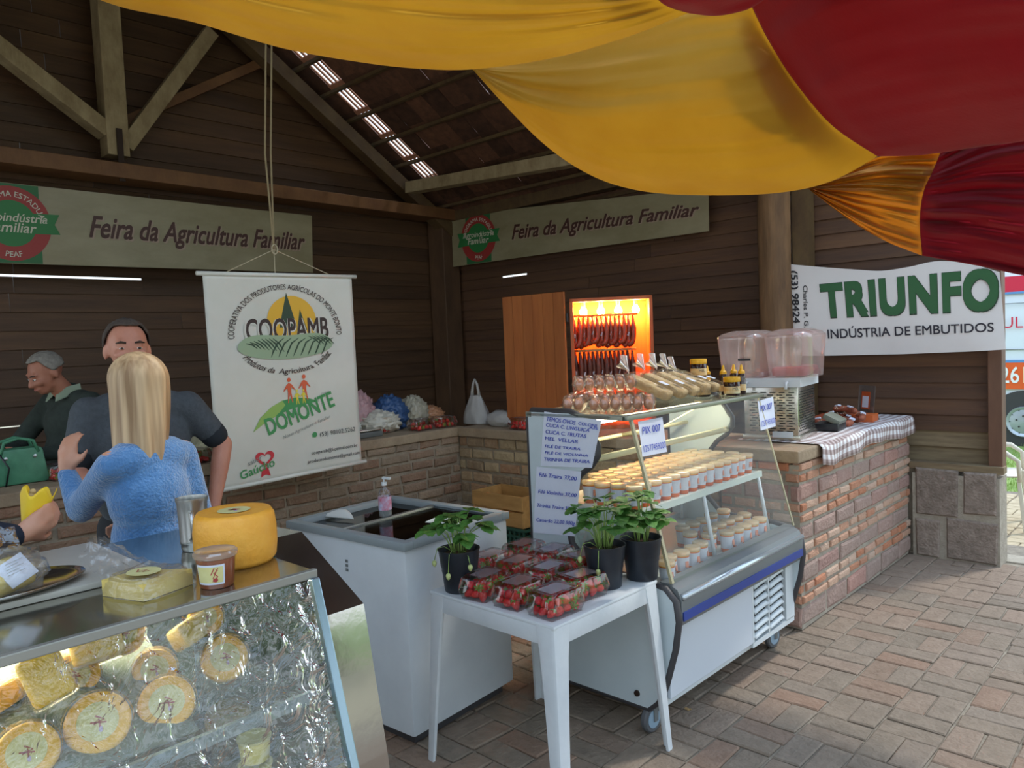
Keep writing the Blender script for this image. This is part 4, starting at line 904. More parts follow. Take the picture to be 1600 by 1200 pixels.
for y, z in ((Y0, .25),):
    for p in ((-2.24, .20), (-1.85, .17)):
        b = MB(); b.lathe((p[0], Y0 - .004, p[1]), [(.001, -.004), (.012, -.004), (.014, .004)], 12, 'Y'); b.build('bolt', mat('rust_iron', '#3a2b22', .6, .6), dc)

# handwritten sheets
def sheet(name, label, pts, lines, parent=None, w=1., h=1., inkm=INK, lift=.003, n=None):
    t = thing(name, label, 'sign', pts[0], None); f = quadmap(*pts, w, h, n=n)
    b = MB(); b.grid(lambda u, v: f(u * w, v * h, .002 + .0015 * math.sin(5 * u + 3 * v)), 6, 6); b.build('sheet', PAPER, t, True)
    printed('handwriting', [fit(text2d(s_, .1, bo * .4, sh), a_, b_, c_, hh) for s_, a_, b_, c_, hh, bo, sh in lines], f, inkm, t, .0055); return t
def sy(x, y): return on(x, y, 'Y', Y0 - .002)
sheet('handwritten_sheet', 'upper handwritten product list taped to the display case side', [sy(845, 728), sy(925, 731), sy(941, 657), sy(851, 643)],
      [('TEMOS OVOS', .06, .58, .84, .080, .012, .05), ('COLONI', .63, .94, .85, .06, .012, 0), ('AIS', .82, .97, .80, .05, .01, 0), ('CUCA C. LINGUIÇA', .06, .84, .735, .07, .01, .05), ('CUCA C. FRUTAS', .06, .80, .61, .07, .01, .05), ('MEL  VELLAR', .06, .68, .485, .068, .01, .05), ('FILÉ DE TRAIRA', .07, .74, .35, .068, .01, .05), ('FILÉ DE VIOLINHA', .08, .90, .23, .066, .01, .05), ('TIRINHA DE TRAIRA', .07, .95, .10, .066, .01, .05)], n=V(0, -1, 0))
sheet('handwritten_sheet', 'lower handwritten fish price list taped to the display case side', [sy(834, 832), sy(898, 838), sy(909, 737), sy(839, 729)],
      [('Filé Traira 37,00', .08, .93, .86, .06, .01, .15), ('Filé Violinha 37,00', .08, .96, .61, .055, .01, .15), ('Tirinha Traira 32,00', .07, .98, .40, .055, .01, .15), ('Camarão 22,00 500g', .07, .99, .18, .055, .01, .15)], n=V(0, -1, 0))
def sgl(x, y):   # on the sloping front glass
    n = Vector((gt[1] - gb[1], 0, -(gt[0] - gb[0]))).normalized(); p0 = V(gt[0], 0, gt[1]); d = ray(x, y); tt = (p0 - EYE).dot(n) / d.dot(n); return EYE + d * tt
NG = Vector((gt[1] - gb[1], 0, -(gt[0] - gb[0]))).normalized()
sheet('handwritten_sheet', 'payment note taped at the left of the case glass, above the orange cups', [sgl(1003, 714), sgl(1042, 706), sgl(1034, 652), sgl(996, 659)], [('PIX 007', .1, .85, .62, .2, .01, .1), ('12577459000', .06, .96, .12, .18, .0, .1)], n=NG)
sheet('handwritten_sheet', 'payment note taped at the right end of the case glass, by the juice machine', [sgl(1188, 673), sgl(1212, 666), sgl(1207, 620), sgl(1183, 627)], [('PIX 007', .1, .85, .62, .2, .01, .1), ('12577459000', .06, .96, .12, .18, .0, .1)], n=NG)

# orange cups on the two shelves
CUPL = mat('cup_label', '#c6cad6', .5, col2='#d4d6df', scale=(30, 30, 30)); CON = mat('orange_preserve', '#cf5a2c', .45, col2='#e2763a', scale=(25, 25, 25), objvar=.12); LID = clear('cup_lid', (.97, .96, .92), .10, .15, haze=.55, hcol=(.93, .90, .74))
FRO = mat('cup_top_fill', '#e8a23c', .5, col2='#efc263', scale=(30, 30, 30))
def cup(nm, label, group, preserve=CON):
    t = thing(nm, label, 'cup', (0, 0, 0), group)
    b = MB(); b.lathe((0, 0, 0), [(.026, 0), (.027, .002), (.0335, .082)], 16); b.build('contents', preserve, t, 50)
    b = MB(); b.lathe((0, 0, 0), [(.0338, .082), (.034, .088), (.028, .093), (.001, .095)], 16, cap=False); b.build('filling', FRO, t, 50)
    b = MB(); b.lathe((0, 0, 0), [(.0287, .018), (.0345, .078)], 16, cap=False); b.build('label', CUPL, t, True)
    b = MB(); b.lathe((0, 0, 0), [(.0365, .086), (.0375, .088), (.0375, .097), (.035, .102), (.028, .1035), (.001, .104)], 18, cap=False); b.build('lid', LID, t, 50)
    b = MB(); b.box((.0325, .004, .048), (.004, .016, .026), rot3(0, -.1, 0)); b.build('print', mat('cup_print', '#d58a72', .6), t)
    return t
cp = cup('preserve_cup', 'x', None); r = random.Random(2)
for i in range(14):
    for j in range(5):
        x = -1.895 - j * .082; y = 2.705 + i * .080 + (.04 if j % 2 else 0) * .3
        if y > 3.80 or (j == 4 and i in (0, 1)): continue
        place(cp, V(x + r.uniform(-.004, .004), y + r.uniform(-.004, .004), SZ + .006), r.uniform(-.5, .5), ('leftmost' if i == 0 else 'rightmost' if i == 13 or y > 3.73 else 'inner') + ' lidded cup of orange preserve in the ' + ['front', 'second', 'middle', 'fourth', 'rearmost'][j] + ' row on the upper case shelf', 'preserve cups, ' + ['front', 'second', 'middle', 'fourth', 'rearmost'][j] + ' row of the upper shelf')
for (x, y) in [(-1.76, 2.74), (-1.80, 2.82), (-1.79, 2.91), (-1.79, 3.00), (-1.80, 3.09), (-1.93, 2.80), (-1.95, 2.90), (-1.93, 3.22), (-1.84, 3.24), (-1.80, 3.34), (-1.79, 3.42), (-1.79, 3.50), (-1.79, 3.58), (-1.79, 3.67), (-1.90, 3.36), (-1.90, 3.45), (-1.90, 3.54), (-1.90, 3.63), (-1.90, 3.72), (-2.02, 3.30), (-2.02, 3.40), (-2.02, 3.50), (-2.04, 3.62), (-2.03, 3.74), (-1.86, 2.72)]:
    place(cp, V(x, y, .6265), r.uniform(-.5, .5), 'lidded clear cup of orange preserve on the lower deck of the case', 'preserve cups on the lower deck')
drop(cp)

# egg cartons and their eggs on the case top
EGG = mat('brown_egg', '#b47a58', .55, col2='#c48d6c', scale=(20, 20, 20), objvar=.12)
eg = thing('egg', 'x', 'egg', (0, 0, 0)); b = MB(); b.lathe((0, 0, 0), [(.0005, -.027), (.012, -.022), (.0195, -.010), (.0215, .002), (.019, .015), (.011, .026), (.0005, .031)], 12); b.build('shell', EGG, eg, True)
CART = clear('carton_plastic', (.97, .95, .93), .07, .08, haze=.03, fres=.35)
def carton(label, loc, rz, nx=2, ny=6, rx=0.0, el=''):
    t = thing('egg_carton', label, 'egg carton', (0, 0, 0), 'clear egg cartons'); p = .048
    for nm, s0, z0, sgn in (('tray', 1., .0, 1), ('lid', 1., .075, -1)):
        b = MB()
        def fn(u, v):
            X_ = (u - .5) * nx * p; Y_ = (v - .5) * ny * p; d_ = min(1, 1.35 * abs(math.sin(PI * (X_ / p + nx / 2))) ** .45 * abs(math.sin(PI * (Y_ / p + ny / 2))) ** .45)
            return (X_ * 1.03, Y_ * 1.02, .0375 + sgn * (-.034) * d_ if sgn > 0 else .0385 + .040 * d_)
        b.grid(fn, nx * 8, ny * 8); b.build(nm, CART, t, True)
    b = MB(); b.box((0, 0, .038), (nx * p + .018, ny * p + .018, .001)); b.build('rim', CART, t)
    t.location = loc; t.rotation_euler = (rx, 0, rz)
    R = Matrix.Translation(loc) @ Matrix.Rotation(rz, 4, 'Z') @ Matrix.Rotation(rx, 4, 'X')
    for i in range(nx):
        for j in range(ny):
            c = place(eg, R @ V((i - nx / 2 + .5) * p, (j - ny / 2 + .5) * p, .036), rz, 'brown hen egg inside the ' + el, 'brown eggs in the ' + el)
CTZ = ST + .008
carton('clear egg carton at the near right corner of the case top', V(-2.00, 2.79, CTZ), -1.05, el='egg carton at the near right corner of the case top')
carton('clear egg carton at the near left of the case top, behind the price list', V(-2.25, 2.78, CTZ), .55, el='egg carton behind the price list')
carton('clear egg carton lying farther back on the case top', V(-2.20, 3.02, CTZ), -.95, el='egg carton farthest back on the case top')
carton('clear egg carton stacked topmost, tied with string', V(-2.16, 2.88, CTZ + .082), -.75, el='topmost stacked egg carton')
drop(eg)

# wrapped loaves leaning in a row
LOAF = mat('cake_loaf', '#a98a5c', .8, col2='#cdb488', scale=(25, 25, 25), bump=.6)
def loaf(label, loc, rz, tilt):
    t = thing('wrapped_loaf', label, 'bread', (0, 0, 0), 'wrapped loaves on the case top')
    b = MB(); b.box((0, 0, .03), (.105, .22, .045), None, .018); b.build('loaf', LOAF, t, True)
    b = MB(); b.grid(lambda u, v: ((.056 + .004 * math.cos(60 * 2 * PI * u) * 0 + .004 * v) * 2 * max(-.5, min(.5, .72 * math.cos(2 * PI * u))), (.118 + .004 * v) * 2 * max(-.5, min(.5, .72 * math.sin(2 * PI * u))), .002 + .045 * v + .0), 96, 3, True); b.build('tray', PLASR, t, 40)
    b = MB(); b.grid(lambda u, v: ((.060) * 2 * max(-.5, min(.5, .72 * math.cos(2 * PI * u))) * (1 - .5 * v * v) + .004 * noise.noise((u * 9, v * 4, 2)), .122 * 2 * max(-.5, min(.5, .72 * math.sin(2 * PI * u))) * (1 - .5 * v * v), .048 + .022 * math.sin(PI / 2 * v) + .004 * noise.noise((u * 20, v * 9, 5))), 60, 8, True); b.grid(lambda u, v: (lerp(-.03, .03, u), lerp(-.06, .06, v), .07 + .003 * noise.noise((u * 5, v * 7, 3))), 6, 8); b.build('film', FILM, t, True)
    b = MB(); b.grid(lambda u, v: ((.006 + .035 * v ** 1.5 * (1 + .35 * math.sin(9 * PI * u))) * math.cos(2 * PI * u), .125 + .05 * v + .012 * v * math.sin(7 * PI * u), .06 + .03 * v + (.006 + .03 * v ** 1.5) * math.sin(2 * PI * u)), 28, 6, True); b.build('film_knot', clear('knotted_film', (.95, .85, .78), .2, .2, haze=.5, hcol=(.85, .72, .62)), t, True)
    b = MB(); b.box((.012, -.055, .0745), (.045, .045, .001)); b.build('label', PAPER, t)
    t.location = loc; t.rotation_euler = (tilt, 0, rz); return t
for i, (y, x, rz, tl, lb) in enumerate([(3.07, -2.02, 1.95, .42, 'leftmost wrapped loaf, leaning steeply beside the egg cartons'), (3.19, -2.01, 1.98, .44, 'second wrapped loaf from the egg cartons'), (3.32, -2.02, 2.0, .42, 'middle wrapped loaf of the leaning row'), (3.45, -2.03, 2.0, .36, 'fourth wrapped loaf from the egg cartons'), (3.56, -2.04, 2.02, .30, 'wrapped loaf nearest the honey jars')]):
    loaf(lb, V(x - .03, y, CTZ + .062 - .012 * (i > 3)), rz - .15, tl)

# honey jars and squeeze bottles
HON = mat('dark_honey', '#2e1510', .2, coat=.6); YCAP = mat('yellow_cap', '#e0a818', .4); HLB = mat('honey_label', '#d8cfa6', .5, col2='#dca04e', scale=(10, 10, 60))
def facing(t, s_, r, z, sz, ang):
    v, f = text2d(s_, sz, 0, 0, 'CENTER'); b = MB(); b.add([t.location + V(r * math.cos(ang + x / r), r * math.sin(ang + x / r), z + y) for x, y in v], f)
    me = bpy.data.meshes.new('lettering'); me.from_pydata(b.v, [], b.f); me.materials.append(PK); return link('lettering', me, t)
def jar(label, c, r=.042, h=.085):
    t = thing('honey_jar', label, 'jar', c)
    b = MB(); b.lathe(c, [(r * .93, 0), (r, .006), (r, h * .86), (r * .9, h * .92), (r * .9, h)], 22); b.build('glass_body', HON, t, 50)
    b = MB(); b.lathe(c, [(r * 1.01, h * .14), (r * 1.01, h * .58)], 22, cap=False); b.build('label', HLB, t, True)
    b = MB(); b.lathe(c, [(r * 1.03, h * .86), (r * 1.05, h * .88), (r * 1.05, h * 1.12), (r, h * 1.16)], 22); b.build('cap', YCAP, t, 50)
    facing(t, 'MEL', r * 1.03, h * .36, .020, -.62); return t
jar('front yellow-capped honey jar at the far end of the case top', V(-1.95, 3.72, CTZ))
jar('rear yellow-capped honey jar carrying another jar', V(-2.07, 3.62, CTZ))
jar('yellow-capped honey jar stacked on top of another jar', V(-2.085, 3.615, CTZ + .102))
def squeeze(label, c):
    t = thing('honey_bottle', label, 'bottle', c, 'honey squeeze bottles')
    b = MB(); b.lathe(c, [(.020, 0), (.022, .004), (.022, .07), (.019, .085), (.022, .10), (.015, .115)], 16); b.build('bottle_body', HON, t, 50)
    b = MB(); b.lathe(c, [(.0225, .02), (.0225, .055)], 16, cap=False); b.build('label', HLB, t, True)
    b = MB(); b.lathe(c, [(.018, .112), (.018, .125), (.009, .132), (.006, .155), (.003, .16)], 12); b.build('cap', YCAP, t, 50)
squeeze('slim honey squeeze bottle directly behind the front honey jar', V(-2.02, 3.76, CTZ)); squeeze('slim honey squeeze bottle between the two standing honey jars', V(-2.10, 3.73, CTZ))
squeeze('slim honey squeeze bottle nearest the glass edge by the juice machine', V(-1.94, 3.81, CTZ)); squeeze('slim honey squeeze bottle rearmost by the juice machine', V(-2.0, 3.84, CTZ))
# ------------------------------------------------------------------ juice dispenser
jc = V(-2.07, 4.56, CT + .0); jd = thing('juice_dispenser', 'twin-tank juice dispenser with perforated steel base on the counter corner', 'dispenser', jc)
Mj = Matrix.Translation(jc) @ Matrix.Rotation(math.radians(8), 4, 'Z')
def jb(c, d, nm, m, ch=0.0): b = MB(); b.M = Mj; b.box(c, d, None, ch); return b.build(nm, m, jd, 40)
SW, SD = .34, .40
jb((0, 0, .025), (SW, SD, .03), 'base', STL, .003)
for sx in (-1, 1):
    for sy_ in (-1, 1):
        b = MB(); b.M = Mj; b.lathe((sx * .12, sy_ * .15, 0), [(.014, 0), (.016, .012)], 12); b.build('foot', BLK, jd)
jb((0, 0, .185), (SW - .02, SD - .02, .29), 'housing', STL, .004)
b = MB(); b.M = Mj
rr = random.Random(1)
for k in range(16):
    for j in range(9): b.box((SW / 2 - .0085, -SD / 2 + .05 + j * .038 + (.019 if k % 2 else 0) - .01, .065 + k * .0155), (.002, .017, .006))
b.build('side_slots', BLK, jd)
b = MB(); b.M = Mj
for k in range(16):
    for j in range(5): b.box((-SW / 2 + .06 + j * .055 + (.014 if k % 2 else 0), -SD / 2 + .0095, .065 + k * .0155), (.034, .002, .006))
b.build('front_slots', BLK, jd)
jb((0.07, -SD / 2 + .004, .045), (.12, .01, .035), 'control_plate', WPL, .002)
b = MB(); b.M = Mj; b.prism([(-SW / 2 - .012, -SD / 2 - .012), (SW / 2 + .012, -SD / 2 - .012), (SW / 2 + .012, SD / 2), (-SW / 2 - .012, SD / 2)], 'Z', .33, .385); b.build('head', WPL, jd)
TNK = clear('frosted_tank', (.96, .86, .84), .10, .12, haze=.30, hcol=(.88, .76, .74)); 
for i, (xc, w_) in enumerate(((-.175, .27), (.11, .26))):
    b = MB(); b.M = Mj
    def tank(u, v):
        a_ = 2 * PI * u; n_ = .45; c_ = math.copysign(abs(math.cos(a_)) ** n_, math.cos(a_)); s_ = math.copysign(abs(math.sin(a_)) ** n_, math.sin(a_))
        z = .385 + .29 * v; k = 1 + .10 * v - (.55 * max(0, (v - .86) / .14) ** 2.2)
        return (xc + w_ / 2 * c_ * k, -.02 + (.19 + .05 * v) * s_ * k, z)
    b.grid(tank, 48, 16, True); b.grid(lambda u, v: (xc + w_ / 2 * .5 * v * math.cos(2 * PI * u), -.02 + .125 * v * math.sin(2 * PI * u), .675), 24, 2, True); b.build('tank', TNK, jd, True)
    b = MB(); b.M = Mj; b.lathe((xc, -.02, 0), [(.03, .385), (.028, .46), (.035, .50), (.035, .60), (.02, .63)], 16); b.build('agitator_core', clear('core_plastic', (.8, .85, .8), .15, .1, haze=.45, hcol=(.75, .8, .72)), jd, 50)
b = MB(); b.M = Mj; b.box((.105, -.02, .42), (.20, .34, .06), None, .03); b.build('red_juice', mat('red_juice', '#a8243c', .2), jd, True)
b = MB(); b.M = Mj; b.box((-.14, -.02, .405), (.21, .34, .035), None, .015); b.build('pale_juice', clear('pale_juice', (.9, .8, .8), .1, .1, haze=.4, hcol=(.75, .6, .6)), jd, True)
jb((-.13, -.255, .50), (.075, .006, .014), 'name_strip', BLK)
for xc in (-.13, .11): b = MB(); b.M = Mj; b.tube([(xc, -SD / 2 - .01, .36), (xc, -SD / 2 - .05, .355), (xc, -SD / 2 - .055, .32)], .009, 8); b.build('spout', WPL, jd, True)
# ------------------------------------------------------------------ smoke cabinet
CY = 4.36; CX0 = on(893, 560, 'Y', CY).x; CX1 = CX0 + .60; CD = .36; CZ0, CZ1 = CT + .001, 1.985; CROT = math.radians(38)
RCAB = Matrix.Translation((CX0, CY, 0)) @ Matrix.Rotation(CROT, 4, 'Z') @ Matrix.Translation((-CX0, -CY, 0))
PINE = mat('orange_pine', '#96501f', .5, col2='#ad642c', scale=(14, 14, 1.6), bump=.15, bscale=(40, 40, 4), objvar=.08); PINE2 = mat('pine_inside', '#a8481c', .55, col2='#bd5e28', scale=(14, 14, 1.6), objvar=.08)
sc_ = thing('smoke_cabinet', 'orange pine cabinet with open door and glowing lamps on the stone counter', 'cabinet', ((CX0 + CX1) / 2, CY + CD / 2, CZ0))
for c, d, nm in ((((CX0 + CX1) / 2, CY + CD - .01, (CZ0 + CZ1) / 2), (CX1 - CX0, .02, CZ1 - CZ0), 'back_board'), ((CX0 + .012, CY + CD / 2, (CZ0 + CZ1) / 2), (.024, CD, CZ1 - CZ0), 'side_board'), ((CX1 - .012, CY + CD / 2, (CZ0 + CZ1) / 2), (.024, CD, CZ1 - CZ0), 'side_board'), (((CX0 + CX1) / 2, CY + CD / 2, CZ1 - .012), (CX1 - CX0, CD, .024), 'top_board'), (((CX0 + CX1) / 2, CY + CD / 2, CZ0 + .012), (CX1 - CX0, CD, .024), 'bottom_board')):
    b = MB(); b.box(c, d); b.build(nm, PINE2, sc_)
sc_.rotation_euler = (0, 0, CROT); sc_.location = RCAB @ Vector(sc_.location)
DX0, DX1 = CX0 - .62, CX0 - .02
for k in range(6):
    w_ = (DX1 - DX0) / 6; b = MB(); b.box((DX0 + (k + .5) * w_, CY - .03 - .025 * (1 - k / 6), 1.54), (w_ - .003, .02, 1.0), rot3(0, 0, .06), .002); b.build('door_board', PINE, sc_)
for z in (1.16, 1.92): b = MB(); b.box(((DX0 + DX1) / 2, CY - .028, z), (DX1 - DX0 - .06, .018, .06), rot3(0, 0, .035)); b.build('door_batten', PINE, sc_)
for z in (1.2, 1.85): b = MB(); b.tube([(CX0 - .01, CY - .02, z - .03), (CX0 - .01, CY - .02, z + .03)], .008, 8); b.build('hinge', BLK, sc_)
BULB = mat('lamp_bulb', (1.0, .52, .12), .5, emit=230.0)
for k in range(4):
    x = CX0 + .10 + k * .13; c = V(x, CY + .18, CZ1 - .085)
    b = MB(); b.M = RCAB; b.lathe(c, [(.001, -.04), (.020, -.034), (.028, -.015), (.026, .004), (.014, .022), (.012, .03)], 14); b.build('bulb', BULB, sc_, True)
    b = MB(); b.M = RCAB; b.lathe(c, [(.015, .028), (.016, .06), (.02, .076)], 12); b.build('bulb_socket', mat('socket_white', '#d8d0bc', .5), sc_, 50)
for z in (1.86, 1.60): b = MB(); b.M = RCAB; b.tube([(CX0 + .02, CY + .12, z), (CX1 - .10 if z > 1.7 else CX1 - .12, CY + .12, z)], .009, 8); b.build('hanging_rod', mat('rod_wood', '#c08a4c', .6), sc_, True)
SAU = mat('smoked_sausage', '#7c2a16', .35, col2='#9c3c1e', scale=(25, 25, 25), bump=.5, objvar=.2, coat=.2); SAUD = mat('dark_sausage', '#4c2018', .4, col2='#6a3020', scale=(25, 25, 25), bump=.5, objvar=.2)
def sausage(nm, label, group, m, x, y, z, w_, L, tagc=True, r_=.020):
    t = thing(nm, label, 'sausage', V(x, y, z), group); q0_ = RCAB @ V(x, y, z); x, y = q0_.x, q0_.y; t.location = q0_
    pts = [V(x - w_ * math.cos(a_) * (1 if a_ else 1), y + .012 * math.sin(3 * a_), z - L * math.sin(a_) ** .6) for a_ in [PI * k / 12 for k in range(13)]]
    b = MB(); b.tube(pts, [.006] + [r_ * (1 + .08 * math.sin(k * 2)) for k in range(11)] + [.006], 9); b.build('casing', m, t, True)
    b = MB(); b.tube([pts[0], V(x, y, z + .012), pts[-1]], .002, 4); b.build('string', cord, t)
    if tagc: b = MB(); b.box(pts[2] + V(.0, -.022, .01), (.032, .002, .028), rot3(0, .3, 0)); b.build('paper_tag', PAPER, t)
    return t
r = random.Random(6)
for i in range(13): sausage('hanging_sausage', 'looped reddish smoked sausage hanging on the upper cabinet rod', 'sausages on the upper rod', SAU, CX0 + .045 + i * .033, CY + .12 + (i % 2) * .02 - .01, 1.85, .024, .21 + r.uniform(-.02, .02), i % 2 == 0)
for i in range(13): sausage('hanging_sausage', 'looped dark smoked sausage hanging on the lower cabinet rod', 'sausages on the lower rod', SAUD, CX0 + .045 + i * .032, CY + .12 + (i % 2) * .02 - .01, 1.59, .024, .25 + r.uniform(-.02, .02), True)

# ------------------------------------------------------------------ plastic carrier bags, produce
BAGW = mat('white_bag_plastic', '#b9b6b2', .4, col2='#c9c6c2', scale=(6, 6, 6), bump=.5, bscale=(18, 18, 18), trans=.3)
def crumple(name, c, d, m, seed, amp=.16, parent=None, lab=None, cat='bag', group=None, sub=3, fr=3.0):
    b = MB(); bm = bmesh.new(); bmesh.ops.create_icosphere(bm, subdivisions=sub + 1, radius=1)
    vs = []
    for v in bm.verts:
        p = v.co; n_ = noise.noise(p * fr + Vector((seed, 0, 0))) + .5 * noise.noise(p * fr * 2.3 + Vector((0, seed, 0))); n_ = n_ if n_ > -.1 else -.1 - (n_ + .1) * .3
        q = p * (1 + amp * n_); zz = max(q.z, -.72); vs.append((c[0] + q.x * d[0] / 2, c[1] + q.y * d[1] / 2, c[2] + (zz + .72) / 1.72 * d[2]))
    fs = [tuple(v.index for v in f.verts) for f in bm.faces]; bm.free(); b.add(vs, fs); o = b.build(name, m, parent, True)
    if lab: tag(o, lab, cat, group)
    return o
t = thing('carrier_bag', 'white carrier bag standing upright with tied handles on the back counter', 'bag', V(-4.55, 4.42, CT))
c = on(746, 658, 'Z', CT); c = V(-4.38, 4.36, CT)
c = on(745, 661, 'Y', 4.40); c.z = CT
def bagf(u, v):
    a_ = 2 * PI * u; w_ = (.125 + .012 * math.sin(2 * PI * v * .5)) * (1 - .62 * v ** 1.3); k = 1 + .10 * noise.noise((math.cos(a_) * 2, math.sin(a_) * 2, v * 2.5)) + .05 * math.cos(9 * a_) * v
    return (c.x + w_ * k * math.cos(a_) * 1.08, c.y + w_ * .7 * k * math.sin(a_), CT + .002 + .235 * v)
b = MB(); b.grid(bagf, 40, 16, True); b.lathe((c.x, c.y, CT + .003), [(.085, 0), (.001, 0)], 16, sy=.65, cap=False); t.location = c; b.build('bag_body', BAGW, t, True)
for s_ in (-1, 1):
    b = MB(); b.tube([c + V(s_ * .040, 0, .22), c + V(s_ * .038, 0, .27), c + V(s_ * .024, 0, .33), c + V(0, 0, .37 - .004 * s_)], [.018, .013, .011, .008], 8); b.build('handle', BAGW, t, True)
c2 = on(788, 664, 'Y', 4.36)
crumple('carrier_bag', V(c2.x, 4.34, CT), (.30, .17, .125), BAGW, 3.3, .2, None, 'white carrier bag lying full beside the upright bag on the back counter')
cB = on(816, 670, 'Z', CT)
def small_clam(label, loc, rz, sc=1.0, grp='strawberry boxes on the brick counters', seed=0):
    q_ = ' '.join(label.replace('clear ', '').split()[:11]); return clam('strawberry_box', label, loc, rz, grp, 14, seed + 50, W=.15, L=.20, H=.09, berry_group='strawberries, ' + q_, blabel='red strawberry in the ' + q_)
small_clam('clear strawberry box on the back counter beside the lying white bag', V(cB.x + .02, 4.235, CT), 1.5, seed=1)
p = on(602, 672, 'Z', CT); small_clam('large clear strawberry box nearest the scale on the left brick counter', V(-4.88, 3.62, CT), .3, seed=2)
small_clam('clear strawberry box behind the largest one on the left brick counter', V(-4.72, 3.86, CT), .1, seed=3)
small_clam('clear strawberry box nearest the inner corner of the brick counter', V(-4.70, 4.02 + .06, CT), -.2, seed=4)
# heap of filled bags on the left counter
heap = [((-4.95, 3.62), (.30, .34, .17), '#c7c2b4', 'cream bag at the front of the produce heap', 1.1), ((-5.02, 3.78), (.26, .30, .27), '#33527e', 'blue carrier bag on top of the produce heap', 2.2),
        ((-5.05, 3.50), (.22, .26, .31), '#b58f92', 'pink-tinted bag at the left of the produce heap', 4.4), ((-5.02, 4.02), (.24, .26, .24), '#a9a391', 'crinkled clear bag with yellow food at the right of the heap', 5.1), ((-5.03, 4.22), (.22, .24, .15), '#b27f5c', 'bag of orange pastries at the far end of the heap', 6.3),
        ((-4.97, 3.32), (.22, .22, .15), '#cfcdc2', 'pale bag behind the hanging banner edge', 7.2)]
for k, ((x, y), d_, hx, lb, s_) in enumerate(heap):
    crumple('filled_bag', V(x, y, CT), d_, mat('heap_bag_%d' % k, hx, .4, col2=hx, scale=(5, 5, 5), bump=.7, bscale=(22, 22, 22)), s_, .27, None, lb, 'bag', 'heap of filled bags', 4, 4.6)
bottle('water_bottle', 'clear water bottle with red cap beside the hanging banner', 'bottle', V(-4.66, 3.14, CT), .034, .23, PLAS, mat('bottle_blue_label', '#3f8fc0', .4), mat('red_cap', '#b82c34', .4))
t = thing('kitchen_scale', 'flat grey scale on the left brick counter beside the water bottle', 'scale', V(-4.82, 3.36, CT))
b = MB(); b.box((-4.80, 3.36, CT + .022), (.20, .22, .04), None, .008); b.build('base', mat('scale_grey', '#5d605e', .5), t, 40)
b = MB(); b.box((-4.80, 3.36, CT + .052), (.19, .21, .012), None, .004); b.build('weighing_plate', STL, t, 40)
# behind the man: cauliflowers and boxes
for k, (x, y, s_) in enumerate(((-4.85, 1.98, .085), (-4.93, 2.16, .08), (-4.80, 2.13, .06))):
    t = thing('cauliflower', ['cream cauliflower nearest the man in the grey polo', 'cream cauliflower behind the hanging banner edge', 'small cream cauliflower in front of the other two'][k], 'vegetable', V(x, y, CT), 'cauliflowers on the counter')
    crumple('head', V(x, y, CT + .01), (s_ * 2, s_ * 2, s_ * 1.8), mat('cauliflower', '#cfc9a6', .8, col2='#ddd8ba', scale=(30, 30, 30), bump=1), 9 + k, .18, t, fr=7)
    for j in range(6): a_ = j * PI / 3; b = MB(); b.grid(lambda u, v: (x + (s_ * (.6 + .5 * v)) * math.cos(a_ + (u - .5) * .9), y + (s_ * (.6 + .5 * v)) * math.sin(a_ + (u - .5) * .9), CT + .004 + v * s_ * 1.1), 4, 4); b.build('leaf', mat('pale_leaf', '#8fa86a', .6, trans=.2), t, True)
small_clam('clear strawberry box beside the green handbag on the far left counter', V(-4.83, 1.34, CT), .1, seed=6)
small_clam('clear strawberry box partly hidden behind the man in the grey polo', V(-4.70, 2.02, CT), .1, seed=7)
# green handbag
hb = V(-4.90, 1.13, CT); t = thing('handbag', 'green handbag with strap handles on the far left counter', 'bag', hb); GB = mat('green_leather', '#3f7a5c', .45, col2='#4c8a6a', scale=(20, 20, 20), bump=.2)
b = MB(); b.box(hb + V(0, 0, .10), (.13, .28, .20), None, .025, .82); b.build('bag_body', GB, t, 40)
for s_ in (-1, 1): b = MB(); b.tube([hb + V(s_ * .05, -.09, .17), hb + V(s_ * .045, -.07, .235), hb + V(s_ * .04, 0, .255), hb + V(s_ * .045, .07, .235), hb + V(s_ * .05, .09, .17)], .009, 8); b.build('handle', GB, t, True)
b = MB(); b.tube([hb + V(.065, -.10, .18), hb + V(.075, -.06, .10), hb + V(.07, -.08, .0)], .005, 6); b.build('strap', BLK, t, True)
for y in (-.07, .07): b = MB(); b.lathe(hb + V(.062, y, .15), [(.001, -.003), (.010, 0), (.001, .003)], 10, 'X'); b.build('buckle', ALU, t)
o = MB().box((-4.74, 1.42, CT + .012), (.2, .22, .002), rot3(.06, 0, .3)).build('napkin', mat('kraft_paper', '#a58b6c', .9)); tag(o, 'crumpled kraft paper sheet at the counter edge below the strawberry box', 'paper')

# crates behind the table
t = thing('wooden_crate', 'plain pine crate on top of the green crate by the stone counter', 'crate', V(-3.8, 3.95, .35)); CRW = mat('crate_pine', '#9c7440', .7, col2='#b98e55', scale=(3, 14, 14))
for z in (.445, .56): b = MB(); b.box((-3.84, 3.80, z), (.50, .014, .10), None, .002); b.build('slat', CRW, t)
for z in (.445, .56): b = MB(); b.box((-3.84, 4.10, z), (.50, .014, .10), None, .002); b.build('slat', CRW, t)
for x in (-4.085, -3.595): b = MB(); b.box((x, 3.95, .50), (.012, .29, .22), None, .002); b.build('end_board', CRW, t)
b = MB(); b.box((-3.84, 3.95, .395), (.50, .3, .012)); b.build('base_board', CRW, t)
t = thing('plastic_crate', 'dark green ventilated plastic crate under the pine crate', 'crate', V(-3.8, 3.95, 0)); GC = mat('green_crate', '#1c4a3c', .5)
b = MB()
